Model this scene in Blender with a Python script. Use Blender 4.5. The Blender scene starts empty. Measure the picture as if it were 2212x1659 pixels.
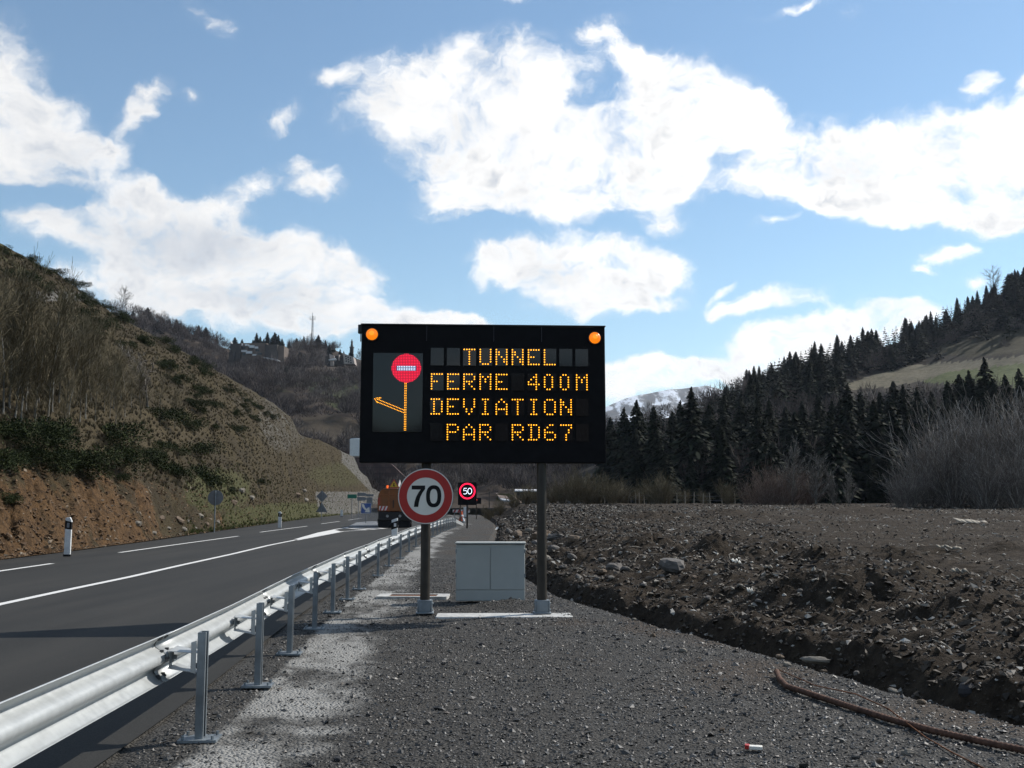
import bpy, math, random
import numpy as np
from mathutils import Vector, Matrix
R = math.radians
random.seed(7)
rng = np.random.default_rng(7)
scene = bpy.context.scene
COL = scene.collection

# ------------------------------------------------------------------ camera
# reference measurements are in a 2212 x 1659 frame; f in those pixels
FPX, CX, CY, HZ, EYE = 2170.0, 1106.0, 829.5, 1092.0, 1.6
PITCH = math.atan((HZ - CY) / FPX)
cam_d = bpy.data.cameras.new('camera')
cam = bpy.data.objects.new('camera', cam_d)
COL.objects.link(cam)
cam.location = (0, 0, EYE)
cam.rotation_euler = (R(90) + PITCH, 0, 0)
cam_d.sensor_width = 36.0
cam_d.lens = 36.0 * FPX / 2212.0
cam_d.clip_start = 0.05
cam_d.clip_end = 30000
scene.camera = cam

# ------------------------------------------------------------------ view / sampling
scene.view_settings.view_transform = 'Standard'
scene.view_settings.look = 'None'
scene.view_settings.gamma = 1
scene.view_settings.exposure = 0.08
try:
    scene.view_settings.use_curve_mapping = False
    c = scene.cycles
    c.max_bounces = 6; c.diffuse_bounces = 2; c.glossy_bounces = 2
    c.transmission_bounces = 3; c.volume_bounces = 0; c.transparent_max_bounces = 6
    c.use_denoising = True
    c.caustics_reflective = False; c.caustics_refractive = False
except Exception:
    pass

def ray(px, py):
    a = (px - CX) / FPX; b = (CY - py) / FPX
    cp, sp = math.cos(PITCH), math.sin(PITCH)
    return a, cp - b * sp, sp + b * cp
def W(px, py, y):
    """point seen at (px, py) at the forward distance y"""
    x, f, z = ray(px, py)
    k = y / f
    return Vector((x * k, y, EYE + z * k))
def G(px, py, z=0.0):
    """point of the level z seen at (px, py)"""
    x, f, zz = ray(px, py)
    k = (z - EYE) / zz
    return Vector((x * k, f * k, z))
def proj(x, y, z):
    cp, sp = math.cos(PITCH), math.sin(PITCH)
    h = z - EYE
    f = y * cp + h * sp; u = -y * sp + h * cp
    return CX + FPX * x / f, CY - FPX * u / f
def azel(px, py):
    v = Vector(ray(px, py)).normalized()
    return math.atan2(v.x, v.y), math.asin(v.z)

# ------------------------------------------------------------------ node helper
class NT:
    def __init__(s, tree):
        s.t = tree
    def n(s, typ, ins=None, **kw):
        nd = s.t.nodes.new(typ)
        for k, v in kw.items():
            setattr(nd, k, v)
        for k, v in (ins or {}).items():
            sock = nd.inputs[k]
            if isinstance(v, bpy.types.NodeSocket):
                s.t.links.new(v, sock)
            else:
                try: sock.default_value = v
                except Exception:
                    sock.default_value = (*v, 1.0)
        return nd
    def m(s, op, a, b=0.0, c=0.0, clamp=False):
        return s.n('ShaderNodeMath', {0: a, 1: b, 2: c}, operation=op, use_clamp=clamp).outputs[0]
    def vm(s, op, a, b=(0, 0, 0)):
        nd = s.n('ShaderNodeVectorMath', {0: a, 1: b}, operation=op)
        return nd.outputs['Value'] if op in ('LENGTH', 'DOT_PRODUCT', 'DISTANCE') else nd.outputs[0]
    def ss(s, x, lo, hi, a=0.0, b=1.0):
        return s.n('ShaderNodeMapRange', {'Value': x, 'From Min': lo, 'From Max': hi, 'To Min': a, 'To Max': b},
                   interpolation_type='SMOOTHSTEP').outputs[0]
    def mix(s, f, a, b):
        nd = s.n('ShaderNodeMix', data_type='RGBA')
        for i, v in ((0, f), (6, a), (7, b)):
            if isinstance(v, bpy.types.NodeSocket): s.t.links.new(v, nd.inputs[i])
            elif i == 0: nd.inputs[i].default_value = v
            else: nd.inputs[i].default_value = (*v[:3], 1)
        return nd.outputs[2]
    def noise(s, vec, scale, detail=4.0, rough=0.55, out=0, dist=0.0):
        return s.n('ShaderNodeTexNoise', {'Vector': vec, 'Scale': scale, 'Detail': detail, 'Roughness': rough,
                                          'Distortion': dist}).outputs[out]
    def attr(s, name):
        return s.n('ShaderNodeAttribute', attribute_name=name).outputs['Fac']

# ------------------------------------------------------------------ sky and clouds (world)
SUN_AZ, SUN_EL = R(59.5), R(40)
world = bpy.data.worlds.new('World')
scene.world = world
world.use_nodes = True
wt = world.node_tree
for nd in list(wt.nodes): wt.nodes.remove(nd)
q = NT(wt)
sky = q.n('ShaderNodeTexSky', sky_type='NISHITA', sun_disc=False, sun_elevation=SUN_EL, sun_rotation=SUN_AZ,
          altitude=1200.0, air_density=1.25, dust_density=0.25, ozone_density=1.1)
d3 = q.n('ShaderNodeTexCoord').outputs['Generated']
xyz = q.n('ShaderNodeSeparateXYZ', {0: d3})
az = q.m('ARCTAN2', xyz.outputs[0], xyz.outputs[1])
el = q.m('ARCSINE', xyz.outputs[2])
uv = q.n('ShaderNodeCombineXYZ', {0: az, 1: el, 2: 0.0}).outputs[0]
wob = q.vm('SUBTRACT', q.noise(uv, 9.0, 3.0, 0.55, 1), (0.5, 0.5, 0.5))
wob2 = q.vm('SUBTRACT', q.noise(uv, 34.0, 4.0, 0.6, 1), (0.5, 0.5, 0.5))
uvw = q.vm('ADD', uv, q.vm('MULTIPLY', wob, (0.085, 0.06, 0)))
uvw = q.vm('ADD', uvw, q.vm('MULTIPLY', wob2, (0.022, 0.018, 0)))
CLOUDS = [  # px, py, rx, ry, tilt (deg, + = right end up), weight
    # central cloud
    (900, 200, 190, 120, 5, 1.5), (1090, 190, 210, 120, 0, 1.6), (1010, 330, 210, 120, -20, 1.7), (1180, 330, 230, 130, 0, 1.7),
    (1010, 430, 120, 60, 0, 1.5), (1400, 330, 260, 110, 0, 1.9), (1460, 210, 200, 120, -15, 1.7), (1560, 250, 130, 90, -25, 1.6),
    (1290, 420, 200, 50, 12, 1.3), (1420, 400, 110, 60, 20, 1.2), (1300, 60, 90, 40, 10, 0.95), (1370, 110, 130, 50, -10, 0.8),
    (740, 150, 70, 32, 10, 0.9), (1265, 205, 120, 42, 35, -0.55), (1215, 395, 90, 25, 20, -0.5), (350, 350, 150, 55, -35, -1.3), (120, 425, 190, 38, 6, -1.7), (470, 330, 90, 60, 0, -0.6), (980, 560, 60, 60, 0, -0.3), (1590, 330, 60, 30, 30, -0.8),
    # right hand cloud
    (1760, 340, 190, 100, 0, 1.7), (1950, 370, 280, 130, 0, 1.9), (2150, 340, 240, 140, 10, 1.9), (1900, 450, 180, 55, -10, 1.3),
    (2150, 450, 160, 55, 10, 1.4), (1990, 440, 60, 22, 35, -0.9), (2400, 330, 260, 170, 0, 1.8), (1660, 400, 90, 50, -10, 1.0),
    # lower middle cloud
    (1240, 570, 250, 80, 0, 1.9), (1120, 580, 170, 55, 5, 1.2), (1380, 600, 130, 80, 0, 1.4), (1250, 650, 130, 45, 0, 1.3),
    (1450, 470, 55, 32, 0, 1.1), (1420, 660, 110, 22, 5, 0.8),
    # left clouds
    (20, 170, 120, 170, 0, 1.6), (90, 320, 150, 140, -30, 1.4), (290, 265, 135, 42, 62, 1.8), (190, 330, 60, 50, 0, 0.7),
    (-200, 300, 200, 260, 0, 1.6), (20, 370, 90, 80, 0, 0.8),
    (180, 460, 170, 80, 5, 1.6), (330, 490, 200, 120, 0, 1.9), (450, 480, 120, 110, -10, 1.6), (430, 590, 200, 90, 0, 1.8), (590, 560, 190, 80, -8, 1.8),
    (740, 575, 130, 55, -10, 1.5), (600, 660, 280, 80, 0, 1.7), (720, 690, 120, 70, 0, 1.3), (330, 640, 150, 60, 0, 1.0), (540, 385, 60, 42, 20, 0.9),
    (675, 375, 95, 58, -15, 1.25), (640, 330, 36, 26, 0, 0.6), (605, 240, 75, 30, 20, 1.05), (190, 600, 120, 60, 0, 0.6),
    (397, 212, 34, 22, 0, 0.8), (450, 30, 80, 34, -35, 0.75), (1095, 16, 40, 16, 0, 0.75),
    # low clouds near the hills
    (900, 700, 160, 40, 0, 1.5), (1000, 690, 90, 24, 0, 1.1), (1650, 650, 130, 34, 0, 1.35), (1560, 670, 40, 25, 0, 0.7), (1700, 760, 170, 75, 5, 1.8), (1850, 720, 190, 75, 5, 1.8), (1640, 790, 90, 50, 0, 1.2),
    (1950, 690, 110, 40, 0, 1.2), (1420, 815, 170, 50, 0, 1.7), (1330, 830, 110, 60, 0, 1.5), (1520, 790, 70, 34, 0, 1.1),
    (2060, 550, 70, 24, 12, 1.15), (2010, 588, 34, 15, -10, 0.9), (2112, 606, 44, 22, 0, 1.1), (2115, 190, 36, 30, 30, 1.05), (2205, 180, 30, 30, 0, 1.0),
    (1560, 615, 40, 14, 30, 0.75), (1720, 6, 130, 14, 0, 0.65), (1850, 20, 40, 18, 0, 0.6), (1650, 480, 60, 14, 5, 0.6),
]
acc = None
uvg = uvw
for ci, (cx, cy, rx, ry, rot, wgt) in enumerate(CLOUDS):
    if ci and ci % 8 == 0:      # keeps the shader evaluating the list in order
        uvg = q.n('ShaderNodeVectorMath', {0: acc, 1: (1e-7, 1e-7, 0), 2: uvw}, operation='MULTIPLY_ADD').outputs[0]
    a0, e0 = azel(cx, cy)
    ra = abs(azel(cx + rx, cy)[0] - azel(cx - rx, cy)[0]) / 2
    re = abs(azel(cx, cy + ry)[1] - azel(cx, cy - ry)[1]) / 2
    mp = q.n('ShaderNodeMapping', {'Vector': uvg, 'Location': (a0, e0, 0), 'Rotation': (0, 0, R(rot)), 'Scale': (ra, re, 1)}, vector_type='TEXTURE')
    b = q.m('SUBTRACT', 1.12, q.vm('LENGTH', mp.outputs[0]), clamp=False)
    b = q.m('MAXIMUM', b, 0.0)
    acc = q.m('MULTIPLY', b, wgt) if acc is None else q.m('MULTIPLY_ADD', b, wgt, acc)
# clouds of the rest of the sky (behind and beside the view)
far_c = q.ss(q.noise(d3, 2.3, 5.0, 0.55), 0.47, 0.66)
side = q.ss(q.m('ABSOLUTE', az), 0.66, 0.85)
hi_el = q.ss(el, 0.52, 0.66)
out_w = q.m('MAXIMUM', side, hi_el)
acc = q.m('ADD', acc, q.m('MULTIPLY', far_c, out_w))
base = q.m('MINIMUM', q.m('MULTIPLY', acc, 0.9), 1.0)
f1 = q.noise(q.vm('MULTIPLY', uvw, (1, 1.35, 1)), 15.0, 9.0, 0.62)
f2 = q.noise(q.vm('MULTIPLY', uvw, (1, 1.2, 1)), 46.0, 7.0, 0.62)
dens = q.m('ADD', base, q.m('MULTIPLY', q.m('SUBTRACT', f1, 0.52), 2.1))
dens = q.m('ADD', dens, q.m('MULTIPLY', q.m('SUBTRACT', f2, 0.5), 1.1))
gate = q.ss(acc, 0.02, 0.3)
alpha = q.m('MULTIPLY', q.ss(dens, 0.14, 1.08), gate)
veil = q.m('MULTIPLY', q.ss(acc, 0.0, 0.9), q.ss(f1, 0.36, 0.72))
alpha = q.m('MAXIMUM', alpha, q.m('MULTIPLY', veil, 0.5))
# self shading of the clouds: thick cores and undersides are greyer, the side of the sun whiter
f3 = q.noise(q.vm('ADD', q.vm('MULTIPLY', uvw, (1, 1.6, 1)), (0.013, 0.02, 0)), 15.0, 5.0, 0.55)
thick = q.ss(dens, 0.75, 1.6)
rel = q.m('SUBTRACT', f3, f1)
shade = q.m('MULTIPLY', thick, q.ss(q.noise(uvw, 11.0, 4.0, 0.5), 0.36, 0.66))
shade = q.m('ADD', q.m('MULTIPLY', shade, 0.50), q.m('MULTIPLY', rel, 0.35))
for (cx, cy, rx, ry, dk) in ((430, 525, 190, 80, 0.20), (1880, 345, 230, 70, 0.10), (1180, 590, 160, 50, 0.08), (560, 650, 220, 60, 0.10)):   # thick, greyer cores
    a0, e0 = azel(cx, cy); ra = abs(azel(cx + rx, cy)[0] - azel(cx - rx, cy)[0]) / 2; re = abs(azel(cx, cy + ry)[1] - azel(cx, cy - ry)[1]) / 2
    mp = q.n('ShaderNodeMapping', {'Vector': uvw, 'Location': (a0, e0, 0), 'Scale': (ra, re, 1)}, vector_type='TEXTURE')
    shade = q.m('ADD', shade, q.m('MULTIPLY', q.ss(q.vm('LENGTH', mp.outputs[0]), 1.1, 0.1), dk))
sunward = q.ss(az, -0.5, 0.35)
lum = q.m('MULTIPLY', q.m('SUBTRACT', 1.0, shade), q.m('MULTIPLY_ADD', sunward, 0.22, 0.92))
cl_col = q.mix(q.ss(lum, 0.55, 0.95), (0.80, 0.88, 1.0), (1.0, 0.995, 0.985))
tint = q.vm('MULTIPLY', sky.outputs[0], (0.93, 1.03, 1.03))
bg_sky = q.n('ShaderNodeBackground', {'Color': tint, 'Strength': 0.13})
bg_cl = q.n('ShaderNodeBackground', {'Color': cl_col, 'Strength': lum})
mx = q.n('ShaderNodeMixShader', {0: alpha, 1: bg_sky.outputs[0], 2: bg_cl.outputs[0]})
q.n('ShaderNodeOutputWorld', {'Surface': mx.outputs[0]})

# ------------------------------------------------------------------ sun
sun_d = bpy.data.lights.new('sun', 'SUN')
sun_d.energy = 5.0
sun_d.angle = R(0.5)
sun_d.color = (1.0, 0.94, 0.86)
sun = bpy.data.objects.new('sun', sun_d)
COL.objects.link(sun)
SUN = Vector((math.sin(SUN_AZ) * math.cos(SUN_EL), math.cos(SUN_AZ) * math.cos(SUN_EL), math.sin(SUN_EL)))
sun.rotation_euler = SUN.to_track_quat('Z', 'Y').to_euler()
sun.location = SUN * 60
# ------------------------------------------------------------------ numpy noise
def _h(ix, iy, seed):
    n = (ix.astype(np.int64) * 374761393 + iy.astype(np.int64) * 668265263 + seed * 982451653) & 0x7fffffff
    n = ((n ^ (n >> 13)) * 1274126177) & 0x7fffffff
    n = (n ^ (n >> 16)) & 0xffff
    return n / 65535.0
def vnoise(x, y, seed=0):
    x = np.asarray(x, float); y = np.asarray(y, float)
    ix, iy = np.floor(x), np.floor(y)
    fx, fy = x - ix, y - iy
    fx = fx * fx * (3 - 2 * fx); fy = fy * fy * (3 - 2 * fy)
    a, b = _h(ix, iy, seed), _h(ix + 1, iy, seed)
    c, d = _h(ix, iy + 1, seed), _h(ix + 1, iy + 1, seed)
    return (a * (1 - fx) + b * fx) * (1 - fy) + (c * (1 - fx) + d * fx) * fy
def fbm(x, y, octv=4, seed=0, gain=0.5):
    s, a, t = 0.0, 1.0, 0.0
    for o in range(octv):
        s = s + a * vnoise(x * 2 ** o, y * 2 ** o, seed + o * 17); t += a; a *= gain
    return s / t
def sstep(x, a, b):
    t = np.clip((x - a) / (b - a), 0, 1)
    return t * t * (3 - 2 * t)
def interp(x, xs, ys):
    return np.interp(x, xs, ys)

# ------------------------------------------------------------------ objects
def tag(o, label=None, cat=None, group=None, kind=None):
    if label: o['label'] = label
    if cat: o['category'] = cat
    if group: o['group'] = group
    if kind: o['kind'] = kind
    return o
def thing(name, label, cat, loc=(0, 0, 0), rz=0.0, group=None):
    o = bpy.data.objects.new(name, None); COL.objects.link(o)
    o.location = loc; o.rotation_euler = (0, 0, rz); o.empty_display_size = 0.2
    return tag(o, label, cat, group)
def link(name, me, parent=None, mats=()):
    o = bpy.data.objects.new(name, me); COL.objects.link(o)
    for m in mats: me.materials.append(m)
    if parent is not None: o.parent = parent
    return o
def dup(root, loc, rz=0.0, scale=None, label=None, group=None):
    r = root.copy(); COL.objects.link(r); r.location = loc; r.rotation_euler = (0, 0, rz)
    if scale is not None: r.scale = scale if hasattr(scale, '__len__') else (scale,) * 3
    if label: r['label'] = label
    if group: r['group'] = group
    for ch in list(root.children):
        c = ch.copy(); COL.objects.link(c); c.parent = r
        for g in list(ch.children):
            d = g.copy(); COL.objects.link(d); d.parent = c
    return r
def np_mesh(name, V, F, attrs=None, smooth=False, mi=None):
    """V (n,3); F (m,3) or (m,4) array"""
    V = np.ascontiguousarray(V, np.float32); F = np.ascontiguousarray(F, np.int32)
    me = bpy.data.meshes.new(name)
    k = F.shape[1]
    me.vertices.add(len(V)); me.vertices.foreach_set('co', V.ravel())
    me.loops.add(F.size); me.loops.foreach_set('vertex_index', F.ravel())
    me.polygons.add(len(F))
    me.polygons.foreach_set('loop_start', np.arange(0, F.size, k, dtype=np.int32))
    me.polygons.foreach_set('use_smooth', np.full(len(F), bool(smooth)))
    if mi is not None: me.polygons.foreach_set('material_index', np.ascontiguousarray(mi, np.int32))
    for nm, arr in (attrs or {}).items():
        at = me.attributes.new(nm, 'FLOAT', 'POINT')
        at.data.foreach_set('value', np.ascontiguousarray(arr, np.float32).ravel())
    me.update(calc_edges=True); me.validate()
    return me
def grid_mesh(name, X, Y, Z, attrs=None, smooth=True, flip=False):
    n, m = X.shape
    V = np.stack([X, Y, Z], -1).reshape(-1, 3)
    i = np.arange(n * m).reshape(n, m)
    F = np.stack([i[:-1, :-1], i[1:, :-1], i[1:, 1:], i[:-1, 1:]], -1).reshape(-1, 4)
    if flip: F = F[:, ::-1]
    return np_mesh(name, V, F, {k: np.asarray(v).reshape(-1) for k, v in (attrs or {}).items()}, smooth)
def scatter(name, variants, P, S, A, tilt=0.0, extra=None):
    """one mesh of many copies; variants = [(V,F)], P (n,3), S (n,3), A angles; each copy has its own 'rnd'"""
    Vs, Fs, Rn, off = [], [], [], 0
    pick = rng.integers(0, len(variants), len(P))
    for vi, (v, f) in enumerate(variants):
        idx = np.nonzero(pick == vi)[0]
        if not len(idx): continue
        s = S[idx][:, None, :] * v[None]
        if tilt:
            tx = rng.normal(0, tilt, len(idx))[:, None]; ty = rng.normal(0, tilt, len(idx))[:, None]
            y1 = s[..., 1] * np.cos(tx) - s[..., 2] * np.sin(tx); z1 = s[..., 1] * np.sin(tx) + s[..., 2] * np.cos(tx)
            x2 = s[..., 0] * np.cos(ty) + z1 * np.sin(ty); z2 = -s[..., 0] * np.sin(ty) + z1 * np.cos(ty)
            s = np.stack([x2, y1, z2], -1)
        c, n_ = np.cos(A[idx])[:, None], np.sin(A[idx])[:, None]
        x = s[..., 0] * c - s[..., 1] * n_; y = s[..., 0] * n_ + s[..., 1] * c
        V = np.stack([x, y, s[..., 2]], -1) + P[idx][:, None, :]
        F = f[None] + (np.arange(len(idx)) * len(v))[:, None, None] + off
        off += len(idx) * len(v)
        Vs.append(V.reshape(-1, 3)); Fs.append(F.reshape(-1, f.shape[1]))
        Rn.append(np.repeat(rng.random(len(idx)), len(v)))
    return np_mesh(name, np.concatenate(Vs), np.concatenate(Fs), {'rnd': np.concatenate(Rn)})

class MB:
    """collects simple solids into ONE mesh"""
    def __init__(s): s.v = []; s.f = []; s.mi = []; s.cur = 0
    def add(s, vs, fs):
        o = len(s.v); s.v += [tuple(p) for p in vs]
        for f in fs: s.f.append([o + i for i in f]); s.mi.append(s.cur)
        return s
    def box(s, c, d, rz=0.0, tx=0.0):
        hx, hy, hz = d[0] / 2, d[1] / 2, d[2] / 2
        M = Matrix.Translation(c) @ Matrix.Rotation(rz, 4, 'Z') @ Matrix.Rotation(tx, 4, 'X')
        vs = [M @ Vector((x * hx, y * hy, z * hz)) for z in (-1, 1) for y in (-1, 1) for x in (-1, 1)]
        return s.add(vs, [(0, 2, 3, 1), (4, 5, 7, 6), (0, 1, 5, 4), (2, 6, 7, 3), (0, 4, 6, 2), (1, 3, 7, 5)])
    def cyl(s, p0, p1, r0, r1=None, n=12, caps=True):
        r1 = r0 if r1 is None else r1
        p0, p1 = Vector(p0), Vector(p1)
        z = (p1 - p0).normalized(); x = z.orthogonal().normalized(); y = z.cross(x)
        vs = []
        for p, r in ((p0, r0), (p1, r1)):
            for i in range(n):
                a = 2 * math.pi * i / n
                vs.append(p + x * (r * math.cos(a)) + y * (r * math.sin(a)))
        fs = [(i, (i + 1) % n, n + (i + 1) % n, n + i) for i in range(n)]
        if caps: fs += [tuple(range(n - 1, -1, -1)), tuple(range(n, 2 * n))]
        return s.add(vs, fs)
    def tube(s, pts, rad, n=8, caps=True):
        pts = [Vector(p) for p in pts]
        rad = rad if hasattr(rad, '__len__') else [rad] * len(pts)
        vs, fs = [], []
        up = Vector((0, 0, 1))
        x = None
        for k, p in enumerate(pts):
            d = (pts[min(k + 1, len(pts) - 1)] - pts[max(k - 1, 0)]).normalized()
            if x is None: x = d.orthogonal().normalized()
            x = (x - d * x.dot(d)).normalized(); y = d.cross(x)
            for i in range(n):
                a = 2 * math.pi * i / n
                vs.append(p + x * (rad[k] * math.cos(a)) + y * (rad[k] * math.sin(a)))
        for k in range(len(pts) - 1):
            for i in range(n):
                fs.append((k * n + i, k * n + (i + 1) % n, (k + 1) * n + (i + 1) % n, (k + 1) * n + i))
        if caps: fs += [tuple(range(n - 1, -1, -1)), tuple(range((len(pts) - 1) * n, len(pts) * n))]
        return s.add(vs, fs)
    def prism(s, pts, o, ex, ey, d):
        """outline pts (2d, in ex/ey from o) pushed by the vector d"""
        o, ex, ey, d = Vector(o), Vector(ex), Vector(ey), Vector(d)
        n = len(pts)
        a = [o + ex * p[0] + ey * p[1] for p in pts]
        vs = a + [p + d for p in a]
        fs = [tuple(range(n)), tuple(range(2 * n - 1, n - 1, -1))] + [(i, n + i, n + (i + 1) % n, (i + 1) % n) for i in range(n)]
        return s.add(vs, fs)
    def ring(s, c, ex, ey, ri, ro, d, n=48, sy=1.0, p=2.0):
        c, ex, ey, d = Vector(c), Vector(ex), Vector(ey), Vector(d)
        vs = []
        for off in (Vector((0, 0, 0)), d):
            for r in (ri, ro):
                for i in range(n):
                    a = 2 * math.pi * i / n
                    ca, sa = math.cos(a), math.sin(a)
                    rx, ry = (r if hasattr(r, '__len__') else (r, r * sy))
                    k = 2.0 / p
                    vs.append(c + off + ex * (rx * math.copysign(abs(ca) ** k, ca)) + ey * (ry * math.copysign(abs(sa) ** k, sa)))
        fs = []
        for i in range(n):
            j = (i + 1) % n
            fs += [(i, j, n + j, n + i), (2 * n + i, 3 * n + i, 3 * n + j, 2 * n + j), (i, 2 * n + i, 2 * n + j, j), (n + i, n + j, 3 * n + j, 3 * n + i)]
        return s.add(vs, fs)
    def quad(s, a, b, c, d): return s.add([a, b, c, d], [(0, 1, 2, 3)])
    def build(s, name, mats, parent=None, bevel=0.0, smooth=40, loc=None, seg=2):
        me = bpy.data.meshes.new(name)
        me.from_pydata(s.v, [], s.f)
        o = link(name, me, parent, mats if isinstance(mats, (list, tuple)) else [mats])
        me.polygons.foreach_set('material_index', s.mi)
        import bmesh
        bm = bmesh.new(); bm.from_mesh(me); bmesh.ops.recalc_face_normals(bm, faces=bm.faces); bm.to_mesh(me); bm.free()
        if smooth:
            me.polygons.foreach_set('use_smooth', [True] * len(me.polygons))
            me.set_sharp_from_angle(angle=R(smooth))
        if bevel:
            b = o.modifiers.new('bevel', 'BEVEL'); b.width = bevel; b.segments = seg; b.limit_method = 'ANGLE'; b.angle_limit = R(40)
        if loc is not None: o.location = loc
        return o

# ------------------------------------------------------------------ materials
MATS = {}
def new_mat(name):
    m = bpy.data.materials.new(name); m.use_nodes = True
    t = m.node_tree
    b = t.nodes['Principled BSDF']
    MATS[name] = m
    return m, NT(t), b
def setp(b, **kw):
    names = {'rough': 'Roughness', 'metal': 'Metallic', 'spec': 'Specular IOR Level', 'col': 'Base Color', 'em': 'Emission Color', 'es': 'Emission Strength', 'coat': 'Coat Weight', 'normal': 'Normal', 'alpha': 'Alpha'}
    for k, v in kw.items():
        s = b.inputs[names[k]]
        if isinstance(v, bpy.types.NodeSocket): b.id_data.links.new(v, s)
        elif k in ('col', 'em'): s.default_value = (*v[:3], 1)
        else: s.default_value = v
def bump(n, h, strength=0.4, dist=0.02):
    return n.n('ShaderNodeBump', {'Height': h, 'Strength': strength, 'Distance': dist}).outputs[0]
def plain(name, col, rough=0.6, metal=0.0, spec=0.5, var=0.12, scale=6.0, bmp=0.0, bscale=40.0, dirt=None):
    """a paint or sheet surface with slight uneven tone and roughness"""
    m, n, b = new_mat(name)
    oc = n.n('ShaderNodeTexCoord').outputs['Object']
    f = n.noise(oc, scale, 5.0, 0.6)
    lo = tuple(c * (1 - var) for c in col); hi = tuple(min(1, c * (1 + var)) for c in col)
    c = n.mix(n.ss(f, 0.3, 0.7), lo, hi)
    if dirt:
        c = n.mix(n.m('MULTIPLY', n.ss(n.noise(oc, scale * 0.7, 7.0, 0.7), 0.5, 0.75), dirt[3]), c, dirt[:3])
    setp(b, col=c, metal=metal, spec=spec, rough=n.m('MULTIPLY_ADD', f, 0.25, rough - 0.12))
    if bmp: setp(b, normal=bump(n, n.noise(oc, bscale, 3.0), bmp, 0.01))
    return m
def glow(name, col, strength):
    m, n, b = new_mat(name)
    setp(b, col=(0.02, 0.02, 0.02), em=col, es=strength, rough=0.4)
    return m
def ramp_mat(name, stops, attr_name='rnd', rough=0.8, spec=0.3, nscale=0.0):
    m, n, b = new_mat(name)
    fac = n.attr(attr_name)
    if nscale:
        oc = n.n('ShaderNodeTexCoord').outputs['Object']
        fac = n.m('ADD', fac, n.m('MULTIPLY', n.m('SUBTRACT', n.noise(oc, nscale, 4.0), 0.5), 0.5), clamp=True)
    r = n.n('ShaderNodeValToRGB', {0: fac})
    cr = r.color_ramp
    while len(cr.elements) < len(stops): cr.elements.new(0.5)
    for e, (p, c) in zip(cr.elements, stops): e.position = p; e.color = (*c, 1)
    setp(b, col=r.outputs[0], rough=rough, spec=spec)
    return m

M_galv = plain('galvanised_steel', (0.42, 0.44, 0.44), 0.46, 0.25, var=0.07, scale=14.0, dirt=(0.36, 0.36, 0.34, 0.22))
M_galvp = plain('galvanised_post', (0.22, 0.25, 0.27), 0.5, 0.55, var=0.2, scale=5.0)
M_bolt = plain('dark_bolt', (0.11, 0.115, 0.12), 0.6, 0.6)
M_black = plain('black_housing', (0.008, 0.008, 0.009), 0.75, spec=0.12, var=0.25)
M_edge = plain('black_edge', (0.02, 0.02, 0.022), 0.4, spec=0.4)
M_pole = plain('brown_pole', (0.032, 0.026, 0.019), 0.45, spec=0.4, var=0.2)
M_white = plain('white_paint', (0.62, 0.63, 0.62), 0.5, dirt=(0.35, 0.33, 0.30, 0.5))
M_signw = plain('sign_white', (0.74, 0.71, 0.63), 0.45, var=0.03)
M_signr = plain('sign_red', (0.42, 0.022, 0.016), 0.45, var=0.06)
M_signk = plain('sign_black', (0.008, 0.008, 0.008), 0.6, spec=0.2)
M_signb = plain('sign_blue', (0.016, 0.075, 0.28), 0.45, var=0.06)
M_signg = plain('sign_green', (0.01, 0.16, 0.10), 0.5)
M_back = plain('sign_back_grey', (0.20, 0.21, 0.22), 0.55, 0.3, var=0.12)
M_cab = plain('cabinet_grey', (0.41, 0.425, 0.40), 0.6, var=0.05, scale=2.0, dirt=(0.30, 0.31, 0.28, 0.3))
M_conc = plain('pale_concrete', (0.46, 0.46, 0.44), 0.9, spec=0.2, var=0.2, scale=9.0, bmp=0.4, dirt=(0.18, 0.17, 0.15, 0.5))
M_rust = plain('rust', (0.13, 0.052, 0.022), 0.85, spec=0.2, var=0.4, scale=25.0, bmp=0.5)
M_rustd = plain('dark_rust', (0.085, 0.045, 0.03), 0.8, spec=0.25, var=0.4, scale=18.0, bmp=0.5)
M_orange = plain('orange_paint', (0.19, 0.058, 0.006), 0.5, var=0.18, scale=1.5, dirt=(0.14, 0.07, 0.03, 0.6))
M_tyre = plain('tyre_rubber', (0.015, 0.015, 0.016), 0.85, spec=0.2)
M_chass = plain('chassis_black', (0.018, 0.017, 0.017), 0.7, spec=0.3)
M_coner = plain('cone_orange', (0.65, 0.10, 0.02), 0.6)
M_led = glow('amber_light_dots', (1.0, 0.38, 0.012), 3.0)
M_ledr = glow('red_light_dots', (1.0, 0.010, 0.06), 1.7)
M_ledrb = glow('red_light_field', (0.8, 0.008, 0.045), 0.55)
M_ledw = glow('white_light_dots', (0.75, 0.85, 1.0), 1.7)
M_ledb = glow('blue_light_field', (0.08, 0.15, 0.45), 0.4)
M_lamp = glow('amber_flasher', (1.0, 0.24, 0.003), 0.95)
M_lampc = glow('amber_flasher_core', (1.0, 0.33, 0.015), 1.1)

m, n, b = new_mat('display_glass')
setp(b, col=(0.012, 0.012, 0.013), rough=0.06, spec=0.42)
M_glass = m
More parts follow.
